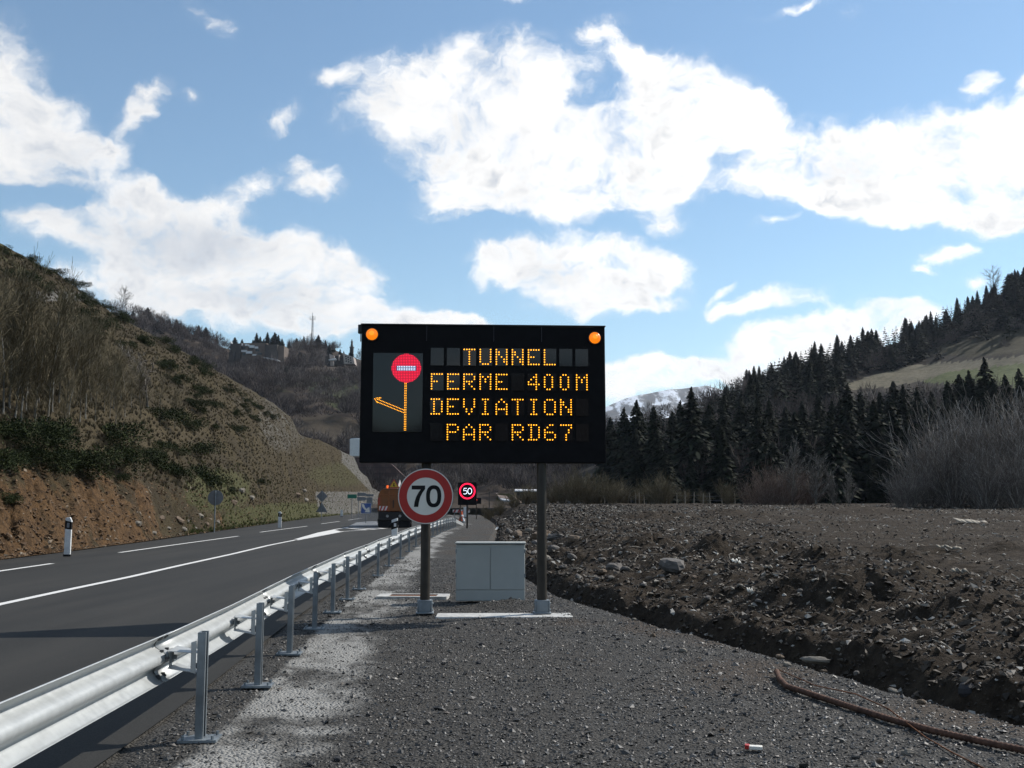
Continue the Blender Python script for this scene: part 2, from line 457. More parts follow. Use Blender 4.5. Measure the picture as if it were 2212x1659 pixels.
# ------------------------------------------------------------------ where the road, the rail and the ditch run
_ry = [-12, 0, 7.1, 9.15, 11.1, 13.3, 15.3, 17.4, 19.5, 23.2, 26.9, 30.8, 35.2, 39.8, 52, 64, 78, 86, 120, 200]
_rx = [-1.35, -1.88, -2.13, -2.25, -2.40, -2.56, -2.68, -2.80, -2.92, -3.05, -3.25, -3.38, -3.56, -3.76, -4.05, -4.31, -4.22, -4.1, -6, -14]
def rail_x(y): return np.interp(y, _ry, _rx)
_ly = [-30, 0, 28.5, 36, 46, 61, 82, 124, 170, 230]
_lx = [-12.6, -13.4, -14.5, -15.0, -15.9, -17.7, -20.0, -24.6, -28.5, -31]
def left_x(y): return np.interp(y, _ly, _lx)
_dy = [-12, 0, 7.4, 9.1, 11.1, 14.1, 18, 25, 32, 44, 67, 91, 128, 173, 230]
_dx = [8.0, 5.9, 3.75, 3.2, 2.7, 1.8, 0.75, -0.05, -0.6, -1.1, -1.2, -1.7, -3.3, -5.5, -9]
def ditch_x(y): return np.interp(y, _dy, _dx)

# ------------------------------------------------------------------ ground (one sheet to the horizon)
m, n, b = new_mat('far_ground')
oc = n.n('ShaderNodeTexCoord').outputs['Object']
setp(b, col=n.mix(n.ss(n.noise(oc, 0.02, 6.0), 0.4, 0.6), (0.05, 0.042, 0.028), (0.045, 0.055, 0.022)), rough=0.95, spec=0.1)
M_far = m
gx = np.array([-5900, -3000, -1000, -300, -60, 60, 300, 1000, 3000, 5900.0])
X, Y = np.meshgrid(gx, gx, indexing='ij')
tag(link('ground', grid_mesh('ground', X, Y, X * 0 - 0.9), None, [M_far]), kind='structure')

# ------------------------------------------------------------------ road
m, n, b = new_mat('asphalt')
oc = n.n('ShaderNodeTexCoord').outputs['Object']
fine = n.noise(oc, 90.0, 3.0, 0.7)
big = n.noise(n.vm('MULTIPLY', oc, (1.0, 0.12, 1)), 0.9, 5.0, 0.6)
c = n.mix(n.ss(fine, 0.3, 0.75), (0.021, 0.021, 0.0195), (0.049, 0.048, 0.044))
trk = n.noise(n.vm('MULTIPLY', oc, (1.0, 0.02, 1)), 1.1, 2.0, 0.5)
c = n.mix(n.m('MULTIPLY', n.ss(trk, 0.45, 0.62), 0.45), c, (0.022, 0.022, 0.021))
c = n.mix(n.m('MULTIPLY', n.ss(big, 0.42, 0.7), 0.45), c, (0.052, 0.049, 0.043))
setp(b, col=c, rough=0.82, spec=0.18, normal=bump(n, fine, 0.35, 0.008))
M_asph = m
ys = np.concatenate([np.arange(-25, 60, 1.5), np.arange(60, 232, 4.0)])
cols = 9
def road_left(y): return left_x(y) - 0.25
def road_right(y): return rail_x(y) - 0.42 - sstep(y, 80, 100) * 1.0
X = np.stack([road_left(ys) + (road_right(ys) - road_left(ys)) * k / (cols - 1) for k in range(cols)], 1)
Y = np.repeat(ys[:, None], cols, 1)
Z = 0.0 * X + 0.03
road = link('road', grid_mesh('road', X, Y, Z, flip=True), None, [M_asph]); tag(road, kind='structure')

m, n, b = new_mat('road_paint')
oc = n.n('ShaderNodeTexCoord').outputs['Object']
w = n.noise(oc, 40.0, 5.0, 0.7)
setp(b, col=n.mix(n.ss(w, 0.28, 0.42), (0.25, 0.25, 0.24), (0.66, 0.65, 0.62)), rough=0.75, spec=0.3)
M_paint = m
def strip(mb, pts, wd, z=0.034):
    """painted line along pts (x, y); wd = width or list of widths"""
    wd = wd if hasattr(wd, '__len__') else [wd] * len(pts)
    L = []
    for k, p in enumerate(pts):
        a, c_ = pts[max(k - 1, 0)], pts[min(k + 1, len(pts) - 1)]
        d = Vector((c_[0] - a[0], c_[1] - a[1])).normalized(); nx = Vector((d.y, -d.x)) * wd[k] / 2
        L.append(((p[0] - nx.x, p[1] - nx.y, z), (p[0] + nx.x, p[1] + nx.y, z)))
    for k in range(len(L) - 1):
        mb.quad(L[k][0], L[k][1], L[k + 1][1], L[k + 1][0])
def gp(px, py): 
    g = G(px, py, 0.034); return (g.x, g.y)
def marking(mb):
    return tag(mb.build('road_marking', M_paint, smooth=0), kind='structure')
sol = [(-7.6, -20), (-7.9, -6), (-8.2, 6)] + [gp(*p) for p in ((-240, 1362), (0, 1305), (140, 1275), (280, 1246), (390, 1221), (500, 1197), (580, 1178), (640, 1166))]
mb = MB(); strip(mb, sol, 0.17); marking(mb)
# widening into the hatched nose
mb = MB()
a = [gp(640, 1166.8), gp(700, 1155.5), gp(740, 1148), gp(800, 1144), gp(836, 1141.2)]
c_ = [gp(640, 1165), gp(690, 1150.5), gp(730, 1142.5), gp(758, 1138.0), gp(776, 1135.5)]
strip(mb, a, 0.2); strip(mb, c_, 0.2)
mb.add([(*gp(640, 1166.8), .038), (*gp(700, 1155.5), .038), (*gp(738, 1148.5), .038), (*gp(722, 1144.5), .038), (*gp(690, 1150.5), .038)], [(0, 1, 2, 3, 4)])
for t0, t1 in ((0.42, 0.5), (0.62, 0.7), (0.82, 0.9)):
    def L(t, A, B): return (A[0] + (B[0] - A[0]) * t, A[1] + (B[1] - A[1]) * t)
    A0, A1, B0, B1 = gp(738, 1148.5), gp(836, 1141.2), gp(722, 1144.5), gp(776, 1135.5)
    pa, pb, pc, pd = L(t0 + .06, A0, A1), L(t1 + .06, A0, A1), L(t1 - .06, B0, B1), L(t0 - .06, B0, B1)
    mb.add([(*pa, .038), (*pb, .038), (*pc, .038), (*pd, .038)], [(0, 1, 2, 3)])
marking(mb)
# broken line at the far edge
for seg in (((-330, 1283), (-60, 1242)), ((-36, 1238.5), (113, 1217)), ((258, 1193.5), (390, 1175), (515, 1158)), ((562, 1149.5), (612, 1143), (664, 1136.5)), ((694, 1131.5), (734, 1126)), ((752, 1123.5), (782, 1119.5))):
    mb = MB(); strip(mb, [gp(*p) for p in seg], 0.16); marking(mb)

# ------------------------------------------------------------------ gravel verge
def verge_h(x, y):
    near = np.exp(-np.maximum(np.asarray(y), 6) / 14.0)
    h = 0.05 * (fbm(x * 1.1, y * 1.1, 3, 5) - 0.5) + 0.03 * (fbm(x * 6, y * 6, 3, 9) - 0.5)
    h = h + 0.13 * np.exp(-((x - 0.0) ** 2 / 0.35 + (y - 16.25) ** 2 / 0.12))
    return h
ys = 0.0 + np.concatenate([np.arange(-12, 4, 0.5), np.geomspace(4, 175, 330)])
us = np.linspace(0, 1, 190)
Y = np.repeat(ys[:, None], len(us), 1)
XL_, XR_ = road_right(ys) - 0.12, ditch_x(ys) + 0.35
X = XL_[:, None] + (XR_ - XL_)[:, None] * us[None]
Z = verge_h(X, Y) + 0.0
Z = Z - 0.26 * sstep(X - ditch_x(Y), 0.0, 0.33)
Z = np.where(us[None] < 0.012, 0.02, np.maximum(Z, -0.3))
# pale lime wash beside the posts
d = X - rail_x(Y)
band = sstep(d, -0.05, 0.12) * (1 - sstep(d + 0.7 * (fbm(X * 1.2, Y * .8, 3, 131) - .5), 0.5, 1.5 - 0.008 * np.clip(Y, 0, 60)))
dust = band * (0.46 + 0.5 * sstep(fbm(X * 1.6, Y * 0.8, 4, 31), .28, .68)) + 0.9 * band * (fbm(X * 6, Y * 5, 4, 77, .6) - 0.5)
dust = dust * (1 - 0.45 * sstep(Y, 45, 70))
dust = dust + 0.3 * sstep(fbm(X * 1.7, Y * 1.2, 3, 51), 0.62, 0.75) * (1 - sstep(d, 1.0, 2.6))
rusty = sstep(fbm(X * 0.8, Y * 0.5, 4, 91), 0.5, 0.66) * sstep(X - ditch_x(Y), -2.6, -0.4)
m, n, b = new_mat('dark_gravel')
oc = n.n('ShaderNodeTexCoord').outputs['Object']
vor = n.n('ShaderNodeTexVoronoi', {'Vector': oc, 'Scale': 42.0})
grn = n.noise(oc, 130.0, 3.0, 0.7)
cell = n.n('ShaderNodeSeparateColor', {0: vor.outputs['Color']}).outputs[0]
c = n.mix(cell, (0.019, 0.0182, 0.0168), (0.086, 0.082, 0.074))
c = n.mix(n.m('MULTIPLY', n.ss(n.noise(oc, 1.6, 5.0, 0.65), 0.45, 0.7), 0.5), c, (0.056, 0.050, 0.042))
c = n.mix(n.m('MULTIPLY', n.attr('rusty'), 0.6), c, (0.066, 0.045, 0.028))
du = n.m('ADD', n.attr('dust'), n.m('MULTIPLY', n.m('SUBTRACT', n.noise(oc, 14.0, 6.0, 0.75), 0.5), 0.75))
du = n.m('MULTIPLY', n.ss(du, 0.24, 0.92), 0.88)
c = n.mix(du, c, n.mix(grn, (0.25, 0.245, 0.23), (0.40, 0.395, 0.37)))
hgt = n.m('ADD', n.m('MULTIPLY', vor.outputs['Distance'], -1.0), n.m('MULTIPLY', grn, 0.3))
setp(b, col=c, rough=0.85, spec=0.22, normal=bump(n, hgt, 1.0, 0.025))
M_grav = m
verge = link('gravel_verge', grid_mesh('gravel_verge', X, Y, Z, {'dust': dust, 'rusty': rusty}, flip=True), None, [M_grav]); tag(verge, kind='structure')

def pebble(k, sub=1):
    """uneven little stones: octahedra with jitter"""
    v = np.array([[1, 0, 0], [0, 1, 0], [-1, 0, 0], [0, -1, 0], [0, 0, 1], [0, 0, -.6]], float)
    v = v * (0.75 + 0.5 * np.random.default_rng(k).random((6, 1))) + np.random.default_rng(k + 50).normal(0, 0.16, (6, 3))
    f = np.array([[0, 1, 4], [1, 2, 4], [2, 3, 4], [3, 0, 4], [1, 0, 5], [2, 1, 5], [3, 2, 5], [0, 3, 5]])
    return v, f
def rock_mesh(seed, n1=10, n2=7, rough=0.22, flat=0.8):
    r = np.random.default_rng(seed)
    th = np.linspace(0, 2 * np.pi, n1, endpoint=False); ph = np.linspace(0.12, np.pi - 0.12, n2)
    T, P = np.meshgrid(th, ph)
    dirs = np.stack([np.sin(P) * np.cos(T), np.sin(P) * np.sin(T), np.cos(P)], -1)
    rad = np.ones(T.shape)
    for _ in range(9):
        nrm = r.normal(size=3); nrm /= np.linalg.norm(nrm); h = r.uniform(0.62, 0.95)
        dd = dirs @ nrm
        rad = np.where(dd > 0.05, np.minimum(rad, h / np.maximum(dd, 0.05)), rad)
    rad = rad * (1 + rough * (r.random(T.shape) - 0.5) * 0.5)
    V = (dirs * rad[..., None]); V[..., 2] *= flat
    V = V.reshape(-1, 3); idx = np.arange(n1 * n2).reshape(n2, n1)
    F = []
    for i in range(n2 - 1):
        for j in range(n1):
            k = (j + 1) % n1
            F.append([idx[i, j], idx[i, k], idx[i + 1, k]]); F.append([idx[i, j], idx[i + 1, k], idx[i + 1, j]])
    for j in range(1, n1 - 1):
        F.append([idx[0, 0], idx[0, j + 1], idx[0, j]]); F.append([idx[-1, 0], idx[-1, j], idx[-1, j + 1]])
    return V, np.array(F)
PEB = [pebble(k) for k in range(10)]
N = 80000
yy = 4.6 + (rng.random(N) ** 1.9) * 26
xl, xr = road_right(yy) + 0.1, ditch_x(yy) + 0.1
xx = xl + (xr - xl) * rng.random(N)
dd = xx - rail_x(yy)
keep = rng.random(N) < (0.35 + 1.0 * fbm(xx * 1.1, yy * .8, 3, 401)) * (1 - 0.72 * (sstep(dd, -0.05, 0.15) * (1 - sstep(dd, 0.5, 1.3))))
xx, yy = xx[keep], yy[keep]
sz = 0.0065 + 0.011 * rng.random(len(xx)) ** 2.5 + 0.022 * (rng.random(len(xx)) < 0.03) * rng.random(len(xx))
S = np.stack([sz * (0.8 + rng.random(len(xx)) * .7), sz, sz * (0.45 + 0.4 * rng.random(len(xx)))], 1)
Pn = np.stack([xx, yy, verge_h(xx, yy) + sz * 0.2 - 0.26 * sstep(xx - ditch_x(yy), 0.0, 0.33)], 1)
M_peb = ramp_mat('gravel_chips', [(0, (0.012, 0.012, 0.012)), (0.5, (0.042, 0.041, 0.038)), (0.8, (0.11, 0.106, 0.098)), (0.93, (0.12, 0.10, 0.08)), (1, (0.24, 0.235, 0.22))], rough=0.55, spec=0.45)
tag(link('gravel', scatter('gravel', PEB, Pn, S, rng.random(len(xx)) * 6.28, 0.3), None, [M_peb]),
    'loose dark grey gravel chips strewn over the road verge', 'gravel', kind='stuff')

# ------------------------------------------------------------------ ploughed field with its ditch and bank
def field_h(x, y):
    s = x - ditch_x(y)
    bank = 0.11 + 0.14 * fbm(y * 0.35, y * 0.1 + 3, 3, 3) + 0.16 * sstep(y, 9, 6)
    e0 = 0.26 + 0.25 * (fbm(y * 1.2, y * 0 + 9, 3, 41) - 0.4)
    h = -0.26 + 0.0 * s
    h = h + (0.26 + 0.10 + 0.10 * fbm(y * .8, y * 0 + 4, 3, 43)) * sstep(s, e0, e0 + 0.42)
    h = h + bank * sstep(s, 0.9, 2.6)
    # second step: the ragged lip of the field
    h = h + (0.09 + 0.09 * sstep(y, 14, 22)) * sstep(s + 0.9 * (fbm(x * .9, y * .9, 3, 12) - 0.5), 1.7, 2.9)
    h = h + 0.0137 * np.clip(y - 14, 0, 90) * sstep(s, 0.3, 5)
    rag = (1 - sstep(s, 4.5, 12)) * sstep(s, 0.2, 0.7)
    h = h + rag * (0.30 * (fbm(x * 1.1, y * 1.1, 4, 21, 0.55) - 0.5) + 0.18 * (fbm(x * 4.5, y * 4.5, 3, 23) - 0.5))
    h = h + (1 - rag) * sstep(s, 0.3, 1) * (0.34 * (fbm(x * .22, y * .8, 4, 25) - 0.5) + 0.07 * (fbm(x * 3.5, y * 3.5, 3, 27) - 0.5))
    for (px, py, d0, hh, r0) in MOUNDS:
        g = W(px, py, d0)
        h = h + hh * np.exp(-(((x - g.x) / r0) ** 2 + ((y - d0) / (r0 * .8)) ** 2)) * (0.7 + 0.6 * fbm(x * 3, y * 3, 3, 61))
    return h
MOUNDS = [(1550, 1195, 21, .42, .5), (1620, 1215, 19.5, .2, .5), (1690, 1205, 20, .38, .55), (1760, 1215, 18.5, .3, .7), (1860, 1230, 17, .22, .8), (1800, 1290, 13.5, .26, .6), (2170, 1190, 22, .3, .5), (1260, 1200, 24, .3, .6), (1210, 1170, 27, .3, .6), (1330, 1240, 19, .22, .5), (2100, 1330, 12, .2, .7), (1400, 1190, 24, .3, .7), (1480, 1200, 22, .25, .5), (1940, 1220, 19, .3, .6), (2040, 1210, 20, .28, .7), (1700, 1290, 14, .22, .5), (1900, 1300, 13.5, .22, .5), (1980, 1260, 15.5, .28, .5), (1580, 1120, 50, .5, 2.5), (1850, 1115, 58, .5, 3), (1420, 1125, 46, .4, 2.2), (2100, 1120, 50, .4, 2.4)]
ys = np.concatenate([np.arange(-12, 4, 0.6), np.geomspace(4, 128, 420)])
ss_ = np.concatenate([np.linspace(0, 3.2, 85), 3.2 + np.geomspace(0.05, 130, 300)])
Y = np.repeat(ys[:, None], len(ss_), 1)
X = ditch_x(ys)[:, None] + 0.05 + ss_[None]
Z = field_h(X, Y)
m, n, b = new_mat('ploughed_soil')
oc = n.n('ShaderNodeTexCoord').outputs['Object']
f = n.noise(oc, 5.0, 7.0, 0.7); g2 = n.noise(oc, 38.0, 4.0, 0.7); g3 = n.noise(oc, 0.7, 4.0, 0.6)
c = n.mix(n.ss(f, 0.35, 0.7), (0.022, 0.0165, 0.0115), (0.062, 0.048, 0.034))
c = n.mix(n.m('MULTIPLY', n.ss(g2, 0.60, 0.72), 0.8), c, (0.13, 0.11, 0.085))
c = n.mix(n.m('MULTIPLY', n.ss(g3, 0.55, 0.7), 0.4), c, (0.048, 0.038, 0.026))
setp(b, col=c, rough=0.95, spec=0.12, normal=bump(n, n.m('ADD', f, n.m('MULTIPLY', g2, 0.3)), 0.9, 0.12))
M_soil = m
field = link('ploughed_field', grid_mesh('ploughed_field', X, Y, Z, flip=True), None, [M_soil]); tag(field, kind='structure')

# soil clods, chaff and pale stones
N = 95000
yy = 6 + (rng.random(N) ** 1.7) * 95
sr = np.concatenate([rng.random(N // 3) * 8, rng.random(N - N // 3) ** 1.2 * 75])
rng.shuffle(sr)
sr = sr * np.clip(yy / 40 + 0.35, 0.4, 1.4) + 0.25
xx = ditch_x(yy) + sr
k = 0.5 + yy / 55
sz = (0.014 + 0.04 * rng.random(N) ** 3) * k
sz = np.where(sr < 6, sz * 1.35, sz)
S = np.stack([sz * (0.8 + rng.random(N) * .8), sz, sz * (0.5 + 0.5 * rng.random(N))], 1)
Pn = np.stack([xx, yy, field_h(xx, yy) + sz * 0.25], 1)
M_clod = ramp_mat('soil_clods', [(0, (0.014, 0.0105, 0.0075)), (0.6, (0.044, 0.034, 0.024)), (0.86, (0.078, 0.062, 0.045)), (0.94, (0.20, 0.18, 0.15)), (1, (0.42, 0.40, 0.36))], rough=0.75, spec=0.35)
tag(link('soil_clods', scatter('soil_clods', PEB, Pn, S, rng.random(N) * 6.28, 0.4), None, [M_clod]),
    'dark broken soil clods and pale stones covering the ploughed field', 'soil clods', kind='stuff')
CH = [(np.array([[-1, -.06, 0], [1, -.06, .02], [1, .06, .02], [-1, .06, 0], [0, 0, .12]], float), np.array([[0, 1, 4], [1, 2, 4], [2, 3, 4], [3, 0, 4]]))]
N = 24000
yy = 8 + (rng.random(N) ** 1.5) * 80
sr = 1.0 + rng.random(N) ** 1.2 * 55 * np.clip(yy / 40 + .2, .3, 1.3)
xx = ditch_x(yy) + sr
sz = (0.02 + 0.10 * rng.random(N) ** 4) * (0.55 + yy / 55)
S = np.stack([sz, sz * 1.6, sz], 1)
M_straw = ramp_mat('dry_straw', [(0, (0.12, 0.10, 0.07)), (0.6, (0.28, 0.25, 0.20)), (1, (0.50, 0.48, 0.43))], rough=0.6)
tag(link('straw', scatter('straw', CH, np.stack([xx, yy, field_h(xx, yy) + 0.015 + sz * .1], 1), S, rng.random(N) * 6.28, 0.35), None, [M_straw]),
    'pale bits of straw and splintered wood lying on the dark field', 'straw', kind='stuff')
# ------------------------------------------------------------------ hills
def ratio(px, py):
    x, f, z = ray(px, py); return x / f
class Hill:
    """a hillside between a foot line and a skyline; keeps its points for planting"""
    def __init__(s, name, pxs, crest, foot, prof, rows, back=(0.15, 0.4, 0.9, 1.6), drop=0.35, amp=0.8, fs=0.06, seed=1, fine=0.0):
        pxs = np.asarray(pxs, float)
        cx = [c[0] for c in crest]
        cpy = np.interp(pxs, cx, [c[1] for c in crest]); cyy = np.interp(pxs, cx, [c[2] for c in crest])
        A, B = [], []
        for px, py, yy in zip(pxs, cpy, cyy):
            B.append(W(px, py, yy)); A.append(foot(px, yy))
        A, B = np.array(A), np.array(B)
        t = np.asarray(rows, float)
        X = A[:, None, 0] + (B - A)[:, None, 0] * t; Y = A[:, None, 1] + (B - A)[:, None, 1] * t
        P = np.stack([prof(pxs, tt) for tt in t], 1)              # height share
        Z = A[:, None, 2] + (B - A)[:, None, 2] * P
        env = np.minimum(1, t * 6) * np.clip(np.hypot(*(B - A)[:, :2].T)[:, None] / 60, 0.15, 3)
        nz = amp * (fbm(X * fs, Y * fs, 5, seed) - 0.5) * 2 * env
        if fine: nz = nz + fine * (fbm(X * fs * 9, Y * fs * 9, 3, seed + 5) - 0.5) * np.minimum(1, t * 12)
        Z = Z + nz * np.where(t[None] > 0.9, 0.45, 1.0)
        s.X, s.Y, s.Z, s.t, s.pxs = X, Y, Z, t, pxs
        dirx = (B - A)[:, 0:1]; diry = (B - A)[:, 1:2]
        L = np.hypot(dirx, diry); u = np.array(back)[None]
        H = Z[:, -1:]
        Xb = X[:, -1:] + dirx * u; Yb = Y[:, -1:] + diry * u; Zb = H - (H + 1.0) * np.minimum(1, drop * u / 0.9)
        s.AX, s.AY, s.AZ = np.concatenate([X, Xb], 1), np.concatenate([Y, Yb], 1), np.concatenate([Z, Zb], 1)
        s.SX, s.SY = proj(s.AX, np.maximum(s.AY, 0.5), s.AZ)
        s.name = name
    def make(s, mat, attrs=None):
        s.ob = tag(link(s.name, grid_mesh(s.name, s.AX, s.AY, s.AZ, attrs), None, [mat]), kind='structure')
    def at(s, px, t):
        i = np.interp(px, s.pxs, np.arange(len(s.pxs))); j = np.interp(t, s.t, np.arange(len(s.t)))
        i = np.asarray(i); j = np.asarray(j)
        i0 = np.clip(np.floor(i).astype(int), 0, len(s.pxs) - 2); j0 = np.clip(np.floor(j).astype(int), 0, len(s.t) - 2)
        a, b_ = i - i0, j - j0
        def bl(M): return (M[i0, j0] * (1 - a) * (1 - b_) + M[i0 + 1, j0] * a * (1 - b_) + M[i0, j0 + 1] * (1 - a) * b_ + M[i0 + 1, j0 + 1] * a * b_)
        return np.stack([bl(s.X), bl(s.Y), bl(s.Z)], -1)
    def see(s, px, py):
        """the point of the slope seen at (px, py)"""
        n_ = s.X.shape[1]
        d = (s.SX[:, :n_] - px) ** 2 + (s.SY[:, :n_] - py) ** 2
        i, j = np.unravel_index(np.argmin(d), d.shape)
        return Vector((s.X[i, j], s.Y[i, j], s.Z[i, j]))
def inpoly(px, py, poly):
    px, py = np.asarray(px, float), np.asarray(py, float)
    r = np.zeros(np.broadcast(px, py).shape, bool)
    for (x0, y0), (x1, y1) in zip(poly, poly[1:] + poly[:1]):
        c_ = ((y0 > py) != (y1 > py)) & (px < (x1 - x0) * (py - y0) / ((y1 - y0) or 1e-9) + x0)
        r ^= c_
    return r
def ell(SX, SY, cx, cy, rx, ry):
    return 1 - sstep(np.hypot((SX - cx) / rx, (SY - cy) / ry), 0.6, 1.1)

# --- the near cutting on the left
_iy = np.linspace(3, 229, 900); _ir = (left_x(_iy) - 0.7) / _iy
def foot_left(px, yc):
    r = ratio(px, 1130)
    y = float(np.interp(r, _ir, _iy))
    y = min(y, yc - 6)
    return (r * y, y, 0.0)
def prof_left(pxs, t):
    hc = np.interp(pxs, [300, 480, 700, 800], [0.11, 0.10, 0.07, 0.03])
    if t < 0.012: return np.zeros_like(pxs)
    if t < 0.085: return hc * (t - 0.012) / 0.073
    return hc + (1 - hc) * ((t - 0.085) / 0.915) ** 1.0
rows = np.concatenate([[0, 0.012], np.linspace(0.016, 0.095, 34), np.linspace(0.10, 1, 120)])
pxs = np.concatenate([np.linspace(-5000, -700, 30), np.linspace(-650, 832, 420)])
HL = Hill('left_slope', pxs, [(-5000, 400, 30), (-2500, 380, 45), (-900, 360, 62), (-300, 410, 76), (0, 527, 85), (60, 560, 88), (117, 584, 92), (182, 636, 96), (213, 658, 99), (250, 684, 102), (312, 717, 107), (443, 782, 118),
                              (510, 822, 124), (588, 869, 132), (627, 900, 138), (647, 939, 146), (690, 950, 168), (733, 972, 192), (765, 988, 214), (777, 1018, 228), (793, 1031, 234), (800, 1045, 236), (804, 1054, 237), (821, 1063, 238), (832, 1104, 239)],
          foot_left, prof_left, rows, amp=0.9, fs=0.11, seed=4, fine=0.55)
_n = len(HL.t)
_cut = np.minimum(1, HL.t / .03)[None] * (1 - sstep(HL.t, .08, .14))[None]
_rill = 0.9 * (fbm(HL.X * 1.3 + HL.Y * 1.0, HL.Y * .35, 4, 301, .55) - .5) + 0.35 * (fbm(HL.X * 5, HL.Y * 5, 3, 302) - .5)
HL.Z += _rill * _cut; HL.AZ[:, :_n] = HL.Z
HL.SX, HL.SY = proj(HL.AX, np.maximum(HL.AY, .5), HL.AZ)
SX, SY = HL.SX, HL.SY
tt = np.concatenate([HL.t, [1.1] * 4])[None] + 0 * SX
nzz = fbm(HL.AX * .25, HL.AY * .25, 4, 8)
soil = (1 - sstep(tt + .10 * (fbm(HL.AX * .7, HL.AY * .7, 4, 208) - .5), 0.05, 0.115 + 0.05 * nzz)) * (1 - sstep(SX + 420 * (nzz - .5), 250, 430)) * (0.55 + .6 * sstep(fbm(HL.AX * .9, HL.AY * .5, 4, 209), .36, .55))
grass = np.maximum(ell(SX, SY, 640, 1120, 190, 40), ell(SX, SY, 470, 1060, 90, 60) * .7)
grass = np.maximum(grass, ell(SX, SY, 735, 1025, 90, 34) * .5)
grass = np.maximum(grass, 0.55 * ell(SX, SY, 60, 560, 220, 70) * sstep(fbm(HL.AX * .3, HL.AY * .15, 3, 15), .5, .62))
stone = np.maximum(ell(SX, SY, 612, 905, 70, 95) * .42, ell(SX, SY, 560, 860, 80, 60) * .3)
stone = np.maximum(stone, inpoly(SX, SY, [(735, 965), (780, 985), (850, 1070), (850, 1110), (690, 1110), (680, 1062), (800, 1062), (770, 1030), (740, 1000)]) * 1.0)
stone = np.maximum(stone, 0.75 * ell(SX, SY, 80, 640, 260, 14))
dry = np.maximum(ell(SX, SY, 250, 930, 240, 60) * .8, ell(SX, SY, 690, 1000, 90, 60) * .3)
def hill_mat(name, base, alt, dark, sc=0.35, attrs=()):
    m, n, b = new_mat(name)
    oc = n.n('ShaderNodeTexCoord').outputs['Object']
    f = n.noise(oc, sc, 8.0, 0.68); g = n.noise(oc, sc * 13, 6.0, 0.75)
    c = n.mix(n.ss(f, 0.38, 0.62), base, alt)
    c = n.mix(n.m('MULTIPLY', n.ss(g, 0.48, 0.70), 0.65), c, dark)
    for an, lo, hi, amt in attrs:
        k = n.ss(n.m('ADD', n.attr(an), n.m('MULTIPLY', n.m('SUBTRACT', n.noise(oc, sc * 4, 6.0, 0.75), 0.5), 1.7)), 0.25, 0.75)
        c = n.mix(n.m('MULTIPLY', k, amt), c, n.mix(n.ss(n.noise(oc, sc * 9, 6.0, 0.75), 0.36, 0.62), lo, hi))
    setp(b, col=c, rough=0.92, spec=0.12, normal=bump(n, n.m('ADD', f, n.m('MULTIPLY', g, 0.6)), 0.9, 0.5))
    return m
M_left = hill_mat('heath_slope', (0.052, 0.041, 0.025), (0.072, 0.056, 0.030), (0.022, 0.021, 0.011), 0.30,
                  (('dry', (0.06, 0.046, 0.028), (0.10, 0.08, 0.045), 0.8), ('grass', (0.045, 0.055, 0.018), (0.10, 0.095, 0.045), 0.85), ('soil', (0.068, 0.041, 0.022), (0.155, 0.090, 0.043), 0.92), ('stone', (0.070, 0.064, 0.054), (0.20, 0.195, 0.18), 0.9)))
HL.make(M_left, {'soil': soil, 'grass': grass, 'stone': stone, 'dry': dry})

# --- the wooded hill behind it
def foot_mid(px, yc):
    r = ratio(px, 1090); y = np.interp(px, [0, 700, 900, 1100, 1300, 1500], [215, 215, 235, 245, 235, 200])
    return (r * y, y, 1.0)
HM = Hill('wooded_hill', np.linspace(-200, 1520, 220), [(-200, 560, 560), (150, 650, 560), (240, 678, 560), (330, 690, 560), (400, 712, 570), (470, 738, 580), (500, 752, 600), (540, 745, 600), (590, 738, 610), (640, 745, 620), (690, 745, 640), (720, 755, 640), (778, 778, 630), (900, 815, 600), (1100, 860, 560),
                                                      (1250, 890, 520), (1330, 930, 480), (1420, 1000, 420), (1520, 1070, 330)],
          foot_mid, lambda p, t: 0 * p + t ** 1.15, np.linspace(0, 1, 90), amp=5.0, fs=0.012, seed=14, fine=1.5)
SX, SY = HM.SX, HM.SY
green = np.maximum(ell(SX, SY, 690, 850, 110, 60), ell(SX, SY, 1040, 1040, 80, 22) * .8) * sstep(fbm(HM.AX * .05, HM.AY * .05, 3, 3), .42, .6)
rockm = np.maximum(ell(SX, SY, 1175, 1020, 60, 40), ell(SX, SY, 900, 1030, 60, 50)) * sstep(fbm(HM.AX * .08, HM.AY * .02, 3, 6), .42, .58)
terr = ell(SX, SY, 700, 930, 110, 40)
M_mid = hill_mat('woodland_floor', (0.054, 0.043, 0.035), (0.064, 0.049, 0.038), (0.03, 0.028, 0.02), 0.05,
                 (('terr', (0.042, 0.034, 0.024), (0.062, 0.051, 0.037), 0.9), ('green', (0.030, 0.038, 0.016), (0.055, 0.062, 0.028), 0.9), ('rockm', (0.07, 0.064, 0.055), (0.16, 0.15, 0.13), 0.8)))
HM.make(M_mid, {'green': green, 'rockm': rockm, 'terr': terr})

